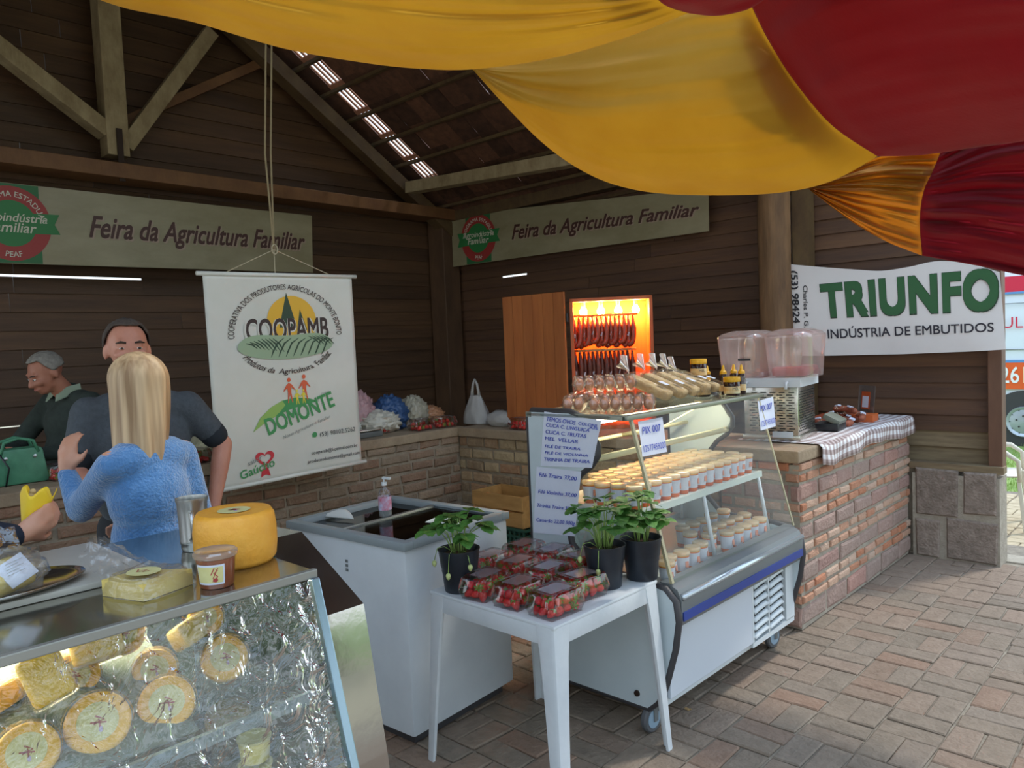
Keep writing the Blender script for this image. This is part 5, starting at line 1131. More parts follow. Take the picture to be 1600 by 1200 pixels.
for k in range(9):
    for y in (3.79, 4.11): b.box((-3.84, y, .03 + k * .043), (.54, .012, .016))
    for x in (-4.11, -3.57): b.box((x, 3.95, .03 + k * .043), (.012, .32, .016))
for k in range(13):
    for y in (3.79, 4.11): b.box((-4.10 + k * .0435, y, .195), (.012, .013, .38))
b.box((-3.84, 3.95, .012), (.54, .32, .02)); b.build('lattice', GC, t)
b = MB()
for y in (3.785, 4.115): b.box((-3.84, y, .38), (.57, .02, .014))
b.build('rim', GC, t)

# ------------------------------------------------------------------ things on the sunlit counter
GING = bpy.data.materials.new('gingham'); GING.use_nodes = True
n = GING.node_tree.nodes; l = GING.node_tree.links; tcn = n.new('ShaderNodeUVMap'); sx_ = n.new('ShaderNodeSeparateXYZ'); l.new(tcn.outputs[0], sx_.inputs[0]); outs = []
for ax in ('X', 'Y'):
    m1 = n.new('ShaderNodeMath'); m1.operation = 'FRACT'; m1.use_clamp = False; l.new(sx_.outputs[ax], m1.inputs[0]); m2 = n.new('ShaderNodeMath'); m2.operation = 'GREATER_THAN'; m2.inputs[1].default_value = .5; l.new(m1.outputs[0], m2.inputs[0]); outs.append(m2)
ad = n.new('ShaderNodeMath'); ad.operation = 'ADD'; l.new(outs[0].outputs[0], ad.inputs[0]); l.new(outs[1].outputs[0], ad.inputs[1]); dv = n.new('ShaderNodeMath'); dv.operation = 'MULTIPLY'; dv.inputs[1].default_value = .5; l.new(ad.outputs[0], dv.inputs[0])
cr2 = n.new('ShaderNodeValToRGB'); cr2.color_ramp.interpolation = 'CONSTANT'; e = cr2.color_ramp.elements; e[0].color = srgb('#e2e2e4'); e[1].position = .4; e[1].color = srgb('#b9aaa8'); k_ = e.new(.8); k_.color = srgb('#8a7672'); l.new(dv.outputs[0], cr2.inputs[0]); l.new(cr2.outputs[0], n['Principled BSDF'].inputs['Base Color']); n['Principled BSDF'].inputs['Roughness'].default_value = .9
ya, yb = 4.34, 6.02; NU, NV = 70, 26; b = MB(); uvs = []
def clf(u, v):
    y = lerp(ya, yb, u); s_ = v * .62; hang = .115 + .02 * math.sin(9 * u) + .015 * noise.noise((u * 6, 0, 0)); top = .62 - hang
    if s_ < top: x = XR + .018 - (top - s_); z = CT + .006 + .006 * abs(noise.noise((u * 8, v * 5, 0)))
    else: q_ = s_ - top; a_ = min(1, q_ / .02); x = XR + .018 + .012 * a_ + .012 * math.sin(u * 26) * min(1, q_ * 9) + .006; z = CT + .006 - q_ * 1.0
    return (x, y, z)
b.grid(clf, NU, NV); me = b.mesh('checked_cloth', GING, True); uv = me.uv_layers.new(name='UVMap'); W1 = NU + 1
for lp in me.loops:
    i = lp.vertex_index; uv.data[lp.index].uv = ((i % W1) / NU * (yb - ya) / .056, (i // W1) / NV * .62 / .056)
o = link('checked_cloth', me); tag(o, 'brown and white checked cloth draped over the right brick counter', 'tablecloth'); q_ = o.modifiers.new('t', 'SOLIDIFY'); q_.thickness = .002; q_.offset = 1
t = thing('digital_scale', 'dark price scale beside the juice machine', 'scale', V(-1.90, 4.98, CT)); b = MB(); b.box((-1.93, 4.98, CT + .035), (.16, .20, .05), rot3(0, 0, .1), .012); b.build('base', BLK, t, 40)
b = MB(); b.box((-1.90, 4.99, CT + .082), (.11, .17, .035), rot3(0, .45, .1), .008); b.build('display', mat('scale_display', '#6f7468', .4), t, 40)
SAL = mat('cured_salami', '#7e3a26', .6, col2='#a35a3c', scale=(30, 30, 30), bump=.7, objvar=.15)
r = random.Random(12)
sal = [(5.22, -1.95, .1), (5.30, -1.90, .5), (5.38, -1.98, .2), (5.34, -1.93, .06), (5.46, -1.92, .25), (5.52, -1.99, .1), (5.27, -2.02, .15), (5.44, -2.01, .05)]
for i, (y, x, cz) in enumerate(sal):
    z0 = CT + .030 + .030 * (i % 3); a_ = i * .55; t = thing('salami', 'reddish cured salami in the small heap on the checked cloth', 'sausage', V(x, y, z0), 'salamis on the checked cloth')
    pts = [V(x + .09 * math.cos(a_ + q_) * .9 - .02, y + .10 * math.sin(a_ + q_), z0 + .004 * math.sin(q_)) for q_ in [-.9 + .3 * k for k in range(7)]]
    b = MB(); b.tube(pts, [.008, .019, .022, .022, .021, .018, .007], 10); b.build('casing', SAL, t, True)
    b = MB(); b.box(pts[4] + V(.01, 0, .022), (.035, .03, .012), rot3(.2, .3, a_), .003); b.build('paper_band', PAPER, t)
    b = MB(); b.tube([pts[-1], pts[-1] + V(.01, .01, .02), pts[-1] + V(.02, 0, .0)], .0025, 5); b.build('string', cord, t)
sg = V(-1.93, 5.66, CT); t = thing('card_holder', 'clear upright card holder with an orange printed card', 'sign', sg)
Ms = Matrix.Translation(sg) @ Matrix.Rotation(-.55, 4, 'Z')
def sb(c, d, nm, m, ch=0.): b = MB(); b.M = Ms; b.box(c, d, rot3(-.10, 0, 0), ch); return b.build(nm, m, t)
sb((0, 0, .14), (.16, .006, .22), 'acrylic_plate', clear('smoky_acrylic', (.75, .7, .68), .12, .05, haze=.35, hcol=(.35, .3, .28))); sb((0, -.006, .145), (.085, .002, .125), 'card', mat('orange_card', '#b4532c', .5)); sb((0, -.0085, .135), (.06, .001, .08), 'card_text_panel', PAPER); sb((0, .01, .015), (.16, .06, .02), 'stand', mat('smoky_acrylic_solid', '#4a4340', .3))
o = MB().box((-1.91, 5.52, CT + .035), (.16, .16, .05), rot3(0, 0, .1), .004).build('orange_box', mat('orange_carton', '#c8622c', .5)); o.location = (0, .02, 0); tag(o, 'flat orange carton in front of the clear card holder', 'box')
o = MB().box((-2.12, 5.42, CT + .03), (.18, .42, .03), rot3(0, 0, .1), .004).build('red_tray', mat('red_tray', '#a34a2a', .5)); tag(o, 'reddish tray behind the salami heap', 'tray')

# ------------------------------------------------------------------ outdoors: van and chair
VY = 12.75; van = thing('ambulance', 'white emergency van with red and orange stripes parked on the lawn', 'van', V(-1.2, VY + .9, -.09))
VW = mat('van_white', '#dce6ee', .3, col2='#dce6ee', coat=.4)
prof = [(VY, .45), (VY - .02, 1.1), (VY + .03, 2.1), (VY + .18, 2.62), (VY + .35, 2.75), (VY + 1.65, 2.75), (VY + 1.82, 2.62), (VY + 1.97, 2.1), (VY + 2.02, 1.1), (VY + 2.0, .45)]
b = MB(); b.prism(prof, 'X', -4.6, .55); b.build('body', VW, van, 30)
b = MB(); b.prism([(VY + .04, .45), (VY + .02, 1.15), (VY + .1, 1.25), (VY + 1.9, 1.25), (VY + 1.98, 1.15), (VY + 1.96, .45)], 'X', .55, 1.55); b.build('bonnet', VW, van, 30)
b = MB(); b.prism([(.55, 1.2), (.55, 2.7), (.75, 2.6), (1.3, 1.25)], 'Y', VY + .12, VY + 1.88); b.build('cab', VW, van, 30)
b = MB(); b.add([(.80, VY + .25, 2.5), (.80, VY + 1.75, 2.5), (1.34, VY + 1.75, 1.3), (1.34, VY + .25, 1.3)], [(0, 1, 2, 3)]); b.build('windscreen', mat('dark_glass', '#20272c', .1), van)
def vs(x0, x1, z0, z1, nm, m, off=.03): b = MB(); b.box(((x0 + x1) / 2, VY - off, (z0 + z1) / 2), (x1 - x0, .012, z1 - z0)); return b.build(nm, m, van)
vs(-4.6, .5, .72, 1.10, 'orange_stripe', mat('van_orange', '#e8622a', .4)); vs(-4.6, .5, 1.10, 1.135, 'blue_line', mat('van_blue', '#5c93cc', .4), .032); vs(-4.6, .5, 2.07, 2.10, 'blue_line', mat('van_blue', '#5c93cc', .4), .006)
vs(-4.6, .5, 2.10, 2.32, 'red_stripe', mat('van_red', '#cf2f4a', .4), .004); vs(-2.62, -2.61, .5, 2.6, 'door_seam', GRY, .026); vs(-.9, -.89, .5, 2.6, 'door_seam', GRY, .026)
vs(-4.6, .5, 1.93, 1.94, 'panel_crease', GRY, .018); vs(-4.6, .5, 1.28, 1.29, 'panel_crease', GRY, .024)
fv = lambda x, y, k=0: V(x, VY - .045 - k, y)
va = on(1566, 513, 'Y', VY - .045); vb = on(1599, 513, 'Y', VY - .045)
printed('lettering', [([(x, y) for x, y in fit(text2d('UL', .3, 0), va.x, vb.x, va.z, .155)[0]], fit(text2d('UL', .3, 0), va.x, vb.x, va.z, .155)[1])], fv, mat('van_red', '#cf2f4a', .4), van, 0)
dg = on(1549, 598, 'Y', VY - .045); dg2 = on(1603, 598, 'Y', VY - .045)
printed('lettering', [fit(text2d('3261', .3, .012), dg.x, dg2.x, dg.z, .23)], fv, mat('van_letter_white', '#f0f2f2', .4), van, 0)
wx = on(1600, 648, 'Y', VY).x
for x in (wx, 1.0):
    for yy, s_ in ((VY - .02, 1), (VY + 1.8, 1)):
        b = MB(); b.lathe((x, yy + .1, .26), [(.20, -.10), (.31, -.10), (.345, -.06), (.345, .08), (.2, .1)], 32, 'Y'); w_ = b.build('wheel', mat('tyre', '#33363a', .7), van, 40)
        b = MB(); b.lathe((x, yy - .03, .26), [(.215, .02), (.21, -.008), (.195, -.004), (.17, .012), (.12, .0), (.07, -.006), (.001, -.012)], 32, 'Y', cap=False)
        b.build('rim', mat('wheel_silver', '#b4bec6', .35, .5), w_, 30)
        b = MB()
        for k in range(5): a_ = 2 * PI * k / 5 + .3; b.lathe((x + .085 * math.cos(a_), yy - .038, .26 + .085 * math.sin(a_)), [(.012, -.012), (.012, .02)], 8, 'Y')
        for k in range(10): a_ = 2 * PI * k / 10; b.lathe((x + .165 * math.cos(a_), yy - .026, .26 + .165 * math.sin(a_)), [(.007, -.006), (.007, .01)], 8, 'Y')
        b.build('wheel_nuts', mat('dark_rubber', '#3c3b3e', .5), w_)
    b = MB(); b.lathe((x, VY + .03, .28), [(.30, -.062), (.42, -.062), (.42, .0), (.30, .0)], 32, 'Y'); b.build('wheel_arch', DGR, van, 40)
t = thing('garden_chair', 'white plastic garden chair outside beyond the stone plinth', 'chair', V(-1.25, 7.25, -.05)); PC = mat('chair_plastic', '#cfc9b8', .5)
cx0, cx1, cy0, cy1 = -1.44, -.98, 7.0, 7.45
b = MB(); b.grid(lambda u, v: (lerp(cx0, cx1, u), lerp(cy0, cy1, v), .40 + .015 * math.cos(2 * PI * u) - .02 * v), 8, 6); b.build('seat', PC, t, True, .012)
b = MB(); b.grid(lambda u, v: (lerp(cx0 + .02, cx1 - .02, u), cy1 - .01 + .10 * v + .03 * math.cos(PI * (u - .5)), .38 + .45 * v - .06 * v * (2 * u - 1) ** 2), 10, 8); b.build('backrest', PC, t, True, .01)
for x, sx in ((cx0, -1), (cx1, 1)):
    for y, sy_ in ((cy0, -1), (cy1, 1)):
        b = MB(); b.beam((x, y, .40), (x + sx * .04, y + sy_ * .05, -.05), .045, .03, (0, 1, 0), .005); b.build('leg', PC, t)
    b = MB(); b.tube([(x + sx * .02, cy0 - .01, .38), (x + sx * .035, cy0 + .0, .55), (x + sx * .04, cy0 + .08, .61), (x + sx * .04, cy1 - .1, .62), (x + sx * .02, cy1 + .07, .60)], [.016, .018, .022, .022, .016], 8); b.build('armrest', PC, t, True)
t.matrix_basis = Matrix.Translation((-1.57, 7.42, -.05)) @ Matrix.Rotation(PI / 2 + .12, 4, 'Z')
# trees beyond the open sides, mirrored in glass and steel
def tree(label, x, y, h, rad, seed):
    t = thing('shade_tree', label, 'tree', V(x, y, -.1), 'trees on the open side, out of the picture'); r = random.Random(seed)
    b = MB(); b.tube([(x, y, -.1), (x + .1, y, h * .3), (x - .1, y + .1, h * .6)], [.22, .16, .08], 10); b.build('trunk', mat('bark', '#5b4838', .9, bump=.6), t, True)
    b = MB()
    for _ in range(2600):
        p = V(r.gauss(0, 1), r.gauss(0, 1), r.gauss(0, 1)).normalized() * (r.random() ** .4); p = V(x + p.x * rad, y + p.y * rad, h * .68 + p.z * rad * .8); q_ = r.uniform(.12, .26); a1 = V(r.uniform(-1, 1), r.uniform(-1, 1), r.uniform(-1, 1)).normalized(); a2 = a1.orthogonal().normalized()
        b.add([p - a1 * q_, p + a2 * q_ * .6, p + a1 * q_, p - a2 * q_ * .6], [(0, 1, 2, 3)])
    tag(b.build('foliage', mat('tree_leaves', '#3f6a2c', .6, col2='#6c9444', scale=(1, 1, 1), trans=.4), t), kind='stuff')
for i, (x, y, h, rad) in enumerate(((8.5, -3, 6, 2.3), (9.5, 2.2, 7, 2.6), (5.5, -8, 7, 2.6), (10, 7.5, 7.5, 2.5), (-.5, -11, 7.5, 2.8), (14, -.5, 9, 3.2), (16, 15, 8, 3))): tree(['broad leafy tree south of the stall', 'tall leafy tree east of the stall', 'leafy tree behind the photographer', 'leafy tree beyond the lawn', 'leafy tree farthest behind', 'largest tree at the far east', 'tree behind the emergency van'][i], x, y, h, rad, i)
b = MB(); b.grid(lambda u, v: (-1.79 + .03 * (u - .5), 2.92 + .02 * (v - .5), .004 + .008 * noise.noise((u * 3, v * 3, 1))), 5, 4); tag(b.build('dry_leaf', mat('dry_leaf', '#b89a6c', .9)), 'curled dry leaf on the pavers in front of the display case', 'leaf')
# ------------------------------------------------------------------ cheese case in the foreground
KE = 1.01; KB = -1.2
ch = thing('cheese_case', 'stainless and glass cheese display case in the left foreground', 'display case', V(-2.0, .2, 0))
CHT = 1.13
def cb_(c, d, nm, m, c_=0., par=ch): b = MB(); b.box(c, d, None, c_); return b.build(nm, m, par, 40)
TOPM = mat('mirror_steel', '#a7a69c', .12, .95, col2='#b9b8ae', scale=(1, 12, 1)); LAM = mat('worktop_pale', '#a7a49a', .45, col2='#b2afa5', scale=(3, 3, 3))
cb_((-2.07, (KE + KB) / 2, CHT - .008), (.78, KE - KB, .016), 'top_plate', TOPM)
cb_((-2.23, (.74 + KB) / 2, CHT + .009), (.46, .74 - KB, .016), 'rear_worktop', LAM, .004)
b = MB(); b.beam((-1.678, KB, CHT - .004), (-1.678, KE, CHT - .004), .016, .022, (0, 0, 1), .003); b.build('front_rail', mat('rail_grey', '#9b9c98', .35, .6), ch)
g0, g1 = (-1.675, CHT - .015), (-1.44, .33)
b = MB(); b.grid(lambda u, v: (lerp(g0[0], g1[0], v), lerp(KB, KE, u), lerp(g0[1], g1[1], v)), 4, 4); b.build('front_glass', clear('case_glass', (.97, .98, .97), .03, .01, fres=.4), ch)
def film(u, v):
    n_ = noise.noise((u * 9, v * 5 + u * 6, .3)); n2_ = noise.noise((u * 26, v * 10 + u * 20, 1.3))
    return (lerp(g0[0], g1[0], v) + .008 + .007 * n_ + .0035 * n2_ + .004 * math.sin(46 * (v * 1.2 + u * 2.0)) * sm(v * 2 - .5), lerp(KB, KE - .03, u), lerp(g0[1], g1[1], v))
b = MB(); b.grid(film, 190, 90); b.build('wrap_film', clear('wrap_film', (.99, .99, .98), .04, .025, bump=1.0, bscale=(17, 17, 17), fres=.95, dist=.016), ch, True)
b = MB(); b.beam((g0[0] + .004, KE - .012, g0[1]), (g1[0] + .004, KE - .012, g1[1]), .022, .022, (0, 1, 0), .003); b.build('corner_profile', mat('corner_profile', '#8fa6b4', .25, .8), ch)
epr = [(-2.46, 0), (-2.46, 1.145), (-1.95, 1.165), (-1.66, 1.015), (-1.59, .64), (-1.50, 0)]
inn = [(x + (.012 if i in (0, 1) else -.012), z - (.012 if i in (1, 2, 3) else 0)) for i, (x, z) in enumerate(epr)]
b = MB(); n_ = len(epr)
for (ya_, yb_) in ((KE + .005, KE + .125),):
    for i in range(1, n_ - 1): b.add([(epr[i][0], ya_, epr[i][1]), (epr[i + 1][0], ya_, epr[i + 1][1]), (epr[i + 1][0], yb_, epr[i + 1][1]), (epr[i][0], yb_, epr[i][1])], [(0, 1, 2, 3)])
b.build('end_cap', mat('polished_end', '#a9a7a3', .10, .97, col2='#b9b7b3', scale=(2, 2, 2), bump=.06, bscale=(9, 9, 9)), ch)
b = MB(); b.prism(inn, 'Y', KE + .10, KE + .12); b.build('end_panel', STL, ch); 
b = MB(); b.prism([(-2.45, 0.03), (-2.45, 1.12), (-1.96, 1.14), (-1.68, 1.0), (-1.60, .62), (-1.52, .03)], 'Y', KE + .006, KE + .012); b.build('inner_end_panel', clear('end_glass', (.75, .85, .88), .12, .03, haze=.12, hcol=(.35, .42, .44)), ch)
cb_((-2.45, (KE + KB) / 2, .56), (.02, KE - KB, 1.1), 'back_panel', mat('case_back', '#4f5a56', .4)); cb_((-1.97, (KE + KB) / 2, .30), (.96, KE - KB, .06), 'deck', mat('case_deck', '#8c9a9b', .4)); cb_((-1.96, (KE + KB) / 2, .14), (.92, KE - KB, .26), 'plinth', STL)
SHZ = .815; cb_((-2.02, (KE + KB) / 2, SHZ), (.68, KE - KB - .06, .012), 'glass_shelf', clear('shelf_glass', (.8, .9, .9), .12, .03, haze=.12, hcol=(.6, .7, .7))); cb_((-1.685, (KE + KB) / 2, SHZ), (.012, KE - KB - .06, .03), 'shelf_edge', mat('shelf_edge', '#7c9096', .3, .5))
b = MB(); b.tube([(-2.05, KB + .1, 1.09), (-2.05, KE - .1, 1.09)], .014, 10); b.build('light_tube', mat('case_tube', (1.0, .93, .7), .5, emit=26.0), ch, True)
CHE = mat('yellow_cheese', '#e0a614', .45, col2='#ebb832', scale=(9, 9, 9), bump=.2, objvar=.06); CHP = mat('pale_cheese', '#d8bd62', .5, col2='#e0ca7c', scale=(9, 9, 9), bump=.2); STK = mat('cheese_sticker', '#c6bf80', .5, col2='#d0ca92', scale=(30, 30, 30)); SRD = mat('sticker_red', '#a33a3a', .5); VIO = mat('sticker_violet', '#b9a6c9', .5)
def wheel(nm, label, c, r_, h, m, tilt=0, yaw_=0, group=None, wrap=True, st=.5):
    t = thing(nm, label, 'cheese', c, group); Mw = Matrix.Translation(c) @ Matrix.Rotation(yaw_, 4, 'Z') @ Matrix.Rotation(tilt, 4, 'Y')
    b = MB(); b.M = Mw; b.lathe((0, 0, 0), [(.001, 0), (r_ * .86, 0), (r_ * .96, h * .10), (r_ * 1.0, h * .35), (r_ * 1.0, h * .65), (r_ * .96, h * .90), (r_ * .88, h), (r_ * .80, h * .995), (.001, h * .99)], 44, cap=False); b.build('rind', m, t, True)
    b = MB(); b.M = Mw; b.lathe((0, 0, h + .0006), [(r_ * st, 0), (.001, .0002)], 30, cap=False); b.build('sticker', STK, t)
    fm = lambda x, y, k=0: Mw @ V(x, y, h + .0016)
    printed('emblem', [stroke([(-.3 * r_ * st, -.1 * r_ * st), (-.05 * r_ * st, .3 * r_ * st), (.1 * r_ * st, -.2 * r_ * st), (-.1 * r_ * st, .05 * r_ * st), (.3 * r_ * st, .1 * r_ * st)], r_ * .06), stroke([(.12 * r_ * st, .4 * r_ * st), (0, -.35 * r_ * st)], r_ * .05)], fm, SRD, t, 0)
    printed('emblem', [disc(.42 * r_ * st, .12 * r_ * st, .16 * r_ * st, .1 * r_ * st, 14)], fm, VIO, t, 0)
    if wrap: b = MB(); b.M = Mw; b.grid(lambda u, v: ((r_ * 1.05 * (1 - max(0, v - .6) / .4 * .97) + .004 * noise.noise((8 * u, 9 * v, r_ * 50))) * math.cos(2 * PI * u), (r_ * 1.05 * (1 - max(0, v - .6) / .4 * .97) + .004 * noise.noise((8 * u + 5, 9 * v, 3))) * math.sin(2 * PI * u), h * min(1, v / .6) + .004 + .004 * abs(noise.noise((math.cos(2 * PI * u) * 3, math.sin(2 * PI * u) * 3, v * 6)))), 60, 22, True); b.build('film', FILM, t, True)
    return t
ang = math.atan2(-.45, .89)
def toy(x): return PI * 0 + math.radians(-24)
wheel('whole_cheese', 'large round orange-yellow cheese with sticker standing on the case top', V(-1.935, .93, CHT + .001), .106, .138, mat('orange_rind', '#e09a2c', .45, col2='#e9aa40', scale=(12, 12, 12), bump=.25, bscale=(80, 80, 80)), 0, -.5, None, False, .40)
inside = [((45, 1168), .060, 'wrapped round cheese at the bottom left corner behind the glass'), ((155, 1122), .066, 'wrapped round cheese second from the left behind the glass'), ((262, 1092), .062, 'wrapped round cheese in the middle of the front row behind the glass'), ((352, 1022), .058, 'wrapped round cheese highest at the right, just below the case rail'), ((243, 1040), .050, 'wrapped round cheese half hidden above the middle one'), ((118, 1050), .054, 'wrapped round cheese behind the second from the left'), ((196, 985), .046, 'wrapped round cheese at the back of the shelf centre'), ((322, 960), .044, 'wrapped round cheese rearmost under the case rail at right'), ((14, 1120), .052, 'wrapped round cheese cut by the left picture edge')]
for i, ((px, py), r_, lb) in enumerate(inside):
    X_ = -1.80 if i < 3 else -1.90 if i < 5 else -1.95; c = on(px, py, 'X', X_); wheel('wrapped_cheese', lb, c - V(.012, 0, .02), r_, .035, CHE, .95 if i < 3 else 1.0, -.28, 'wrapped cheeses behind the glass', True, .62)
c = on(72, 1058, 'X', -1.88); t = thing('cheese_block', 'bright yellow rectangular cheese block behind the glass at left', 'cheese', c)
b = MB(); b.box(c, (.06, .085, .11), rot3(.35, -.35, -.3), .014); b.build('block', mat('bright_cheese', '#e8c040', .4, col2='#f0cf5a', scale=(9, 9, 9), bump=.2), t, True)
b = MB(); b.box(c, (.07, .10, .125), rot3(.35, -.35, -.3), .02); b.build('film', FILM, t, True)
for (px, py, d_, rz_, lb) in ((12, 1085, (.07, .12, .05), .3, 'flat yellow cheese slab at the far left behind the glass'), (150, 1000, (.07, .11, .10), -.4, 'wrapped pale cheese block at the back of the shelf'), (300, 985, (.07, .10, .06), .2, 'wrapped pale cheese piece high up behind the glass')):
    c = on(px, py, 'X', -1.95); t = thing('cheese_piece', lb, 'cheese', c, 'cheese pieces behind the glass'); b = MB(); b.box(c, d_, rot3(.2, -.5, rz_), .012); b.build('piece', CHE if px < 100 else CHP, t, True); b = MB(); b.box(c, tuple(q_ * 1.12 for q_ in d_), rot3(.2, -.5, rz_), .018); b.build('film', FILM, t, True)
# racks under the leaning cheeses
b = MB(); b.grid(lambda u, v: (lerp(-1.72, -2.06, v), lerp(KB + .05, KE - .30, u), lerp(SHZ + .012, SHZ + .20, v)), 2, 2); b.build('sloping_rack', mat('rack_grey', '#77847c', .4, .4), ch, False, .004)
CUPY = mat('cream_cup', '#d9cd7c', .5)
for (px, py, k) in ((398, 1168, 0), (400, 1210, 1)):
    c = on(px, py, 'X', -1.80); t = thing('cheese_tub', ['pale yellow tub topmost of the stack behind the glass', 'pale yellow tub lower in the stack behind the glass'][k], 'tub', c, 'tubs on the lower deck'); c = c - V(0, 0, .03)
    b = MB(); b.lathe(c, [(.032, 0), (.034, .002), (.040, .055)], 24); b.build('tub_body', CUPY, t, 50); b = MB(); b.lathe(c, [(.042, .054), (.043, .060), (.036, .0605), (.035, .056), (.001, .056)], 24, cap=False); b.build('lid', mat('tub_lid', '#cbc68e', .4), t, 50)
c = on(398, 1260, 'X', -1.80)
o = MB().box((c.x, c.y, (.33 + c.z) / 2 - .02), (.09, .09, c.z - .35)).build('tub_stack', CUPY); tag(o, 'stacked cream tubs carrying the visible ones', 'tub')
# things on the case top
c = V(-1.775, .80, CHT + .001); t = thing('sweet_tub', 'clear lidded tub of brown milk caramel with picture label on the case top', 'tub', c)
b = MB(); b.lathe(c, [(.036, 0), (.038, .003), (.044, .068)], 30); b.build('contents', mat('milk_caramel', '#96502e', .35, col2='#a35c38', scale=(9, 9, 9)), t, 50)
b = MB(); b.lathe(c, [(.0375, 0), (.0395, .003), (.046, .074)], 30, cap=False); b.build('tub_body', PLAS, t, 50)
b = MB(); b.lathe(c, [(.050, .072), (.0515, .076), (.0515, .082), (.047, .086), (.044, .084), (.001, .084)], 36, cap=False); b.build('lid', clear('tub_lid_clear', (.95, .9, .85), .16, .1, haze=.4, hcol=(.85, .72, .6)), t, 40)
b = MB()
def lab(u, v): a_ = lerp(-1.35, .25, u) - .25; rr_ = lerp(.0405, .0455, v); return (c.x + rr_ * math.cos(a_), c.y + rr_ * math.sin(a_), c.z + .012 + .048 * v)
b.grid(lab, 16, 3); b.build('label', PAPER, t, True)
def labm(x, y, k=0): a_ = lerp(-1.30, .20, x) - .25; rr_ = lerp(.0412, .0460, y) + k; return V(c.x + rr_ * math.cos(a_), c.y + rr_ * math.sin(a_), c.z + .015 + .042 * y)
printed('label_picture', [([(lerp(.03, .97, i / 12), j) for j in (.04, .96) for i in range(13)], [(i, i + 1, 14 + i, 13 + i) for i in range(12)])], labm, STK, t, .0004)
printed('emblem', [stroke([(.55, .5), (.68, .9), (.78, .75), (.66, .6), (.78, .4), (.7, .2), (.6, .12)], .04), disc(.7, .2, .09, .12, 14), stroke([(.62, .3), (.8, .9)], .03)], labm, SRD, t, .0009)
# metal mug
c = V(-2.16, .915, CHT + .001); t = thing('metal_mug', 'dented aluminium mug behind the large cheese wheel', 'mug', c); ALM = mat('brushed_aluminium', '#b4b5b3', .32, .9, col2='#c6c7c5', scale=(60, 60, 4))
b = MB(); b.lathe(c, [(.001, 0), (.033, 0), (.036, .01), (.036, .02), (.038, .022), (.038, .03), (.037, .034), (.040, .11), (.041, .135), (.044, .142), (.0445, .150), (.042, .150), (.038, .12), (.034, .01)], 30, cap=False); b.build('cup_body', ALM, t, 50)
b = MB(); b.tube([c + V(.036 * .8, -.02, .115), c + V(.070, -.032, .115), c + V(.075, -.034, .09), c + V(.068, -.032, .05), c + V(.036 * .8, -.02, .035)], .0055, 8); b.build('handle', ALM, t, True)
# bagged cheese wedge
c = V(-1.87, .665, CHT + .001); t = thing('cheese_wedge', 'pale cheese wedge in a clear bag with round sticker, left of the caramel tub', 'cheese', c); Mw = Matrix.Translation(c) @ Matrix.Rotation(.35, 4, 'Z')
b = MB(); b.M = Mw; b.prism([(-.075, -.05), (.062, -.052), (.070, .082), (-.06, .035)], 'Z', .0, .038); b.build('wedge', CHP, t, 30)
b = MB(); b.M = Mw
def wf(u, v):
    a_ = 2 * PI * u; X_ = .085 * math.copysign(abs(math.cos(a_)) ** .5, math.cos(a_)); Y_ = .02 + .085 * math.copysign(abs(math.sin(a_)) ** .5, math.sin(a_)); k = 1 - .25 * v
    return (X_ * k + .006 * noise.noise((u * 12, v * 5, 1)), Y_ * k + .006 * noise.noise((u * 12, v * 5, 4)), .003 + .046 * v ** .6 + .006 * noise.noise((u * 9, v * 4, 7)) * v)
b.grid(wf, 60, 10, True); b.grid(lambda u, v: (lerp(-.062, .062, u), lerp(-.04, .075, v), .047 + .005 * noise.noise((u * 6, v * 6, 9))), 12, 12)
b.grid(lambda u, v: (lerp(-.075, -.20, v) , lerp(-.045, .10, u) * (1 - .25 * v) + .02 * v, .035 + .075 * v * math.sin(PI * (.15 + .7 * u)) + .014 * noise.noise((u * 9, v * 6, 2))), 22, 16); BAGF = clear('bag_film', (.98, .98, .97), .08, .08, bump=.6, bscale=(30, 30, 30), haze=.10, fres=.45); b.build('bag', BAGF, t, True)
fm = lambda x, y, k=0: Mw @ V(x, y, .0505 + .10 * k)
printed('sticker', [disc(.005, .0, .040, .036)], fm, STK, t, 0); printed('emblem', [stroke([(-.016, .004), (-.004, -.012), (.004, .012), (.010, -.008), (.016, .006)], .004)], fm, SRD, t, .01)
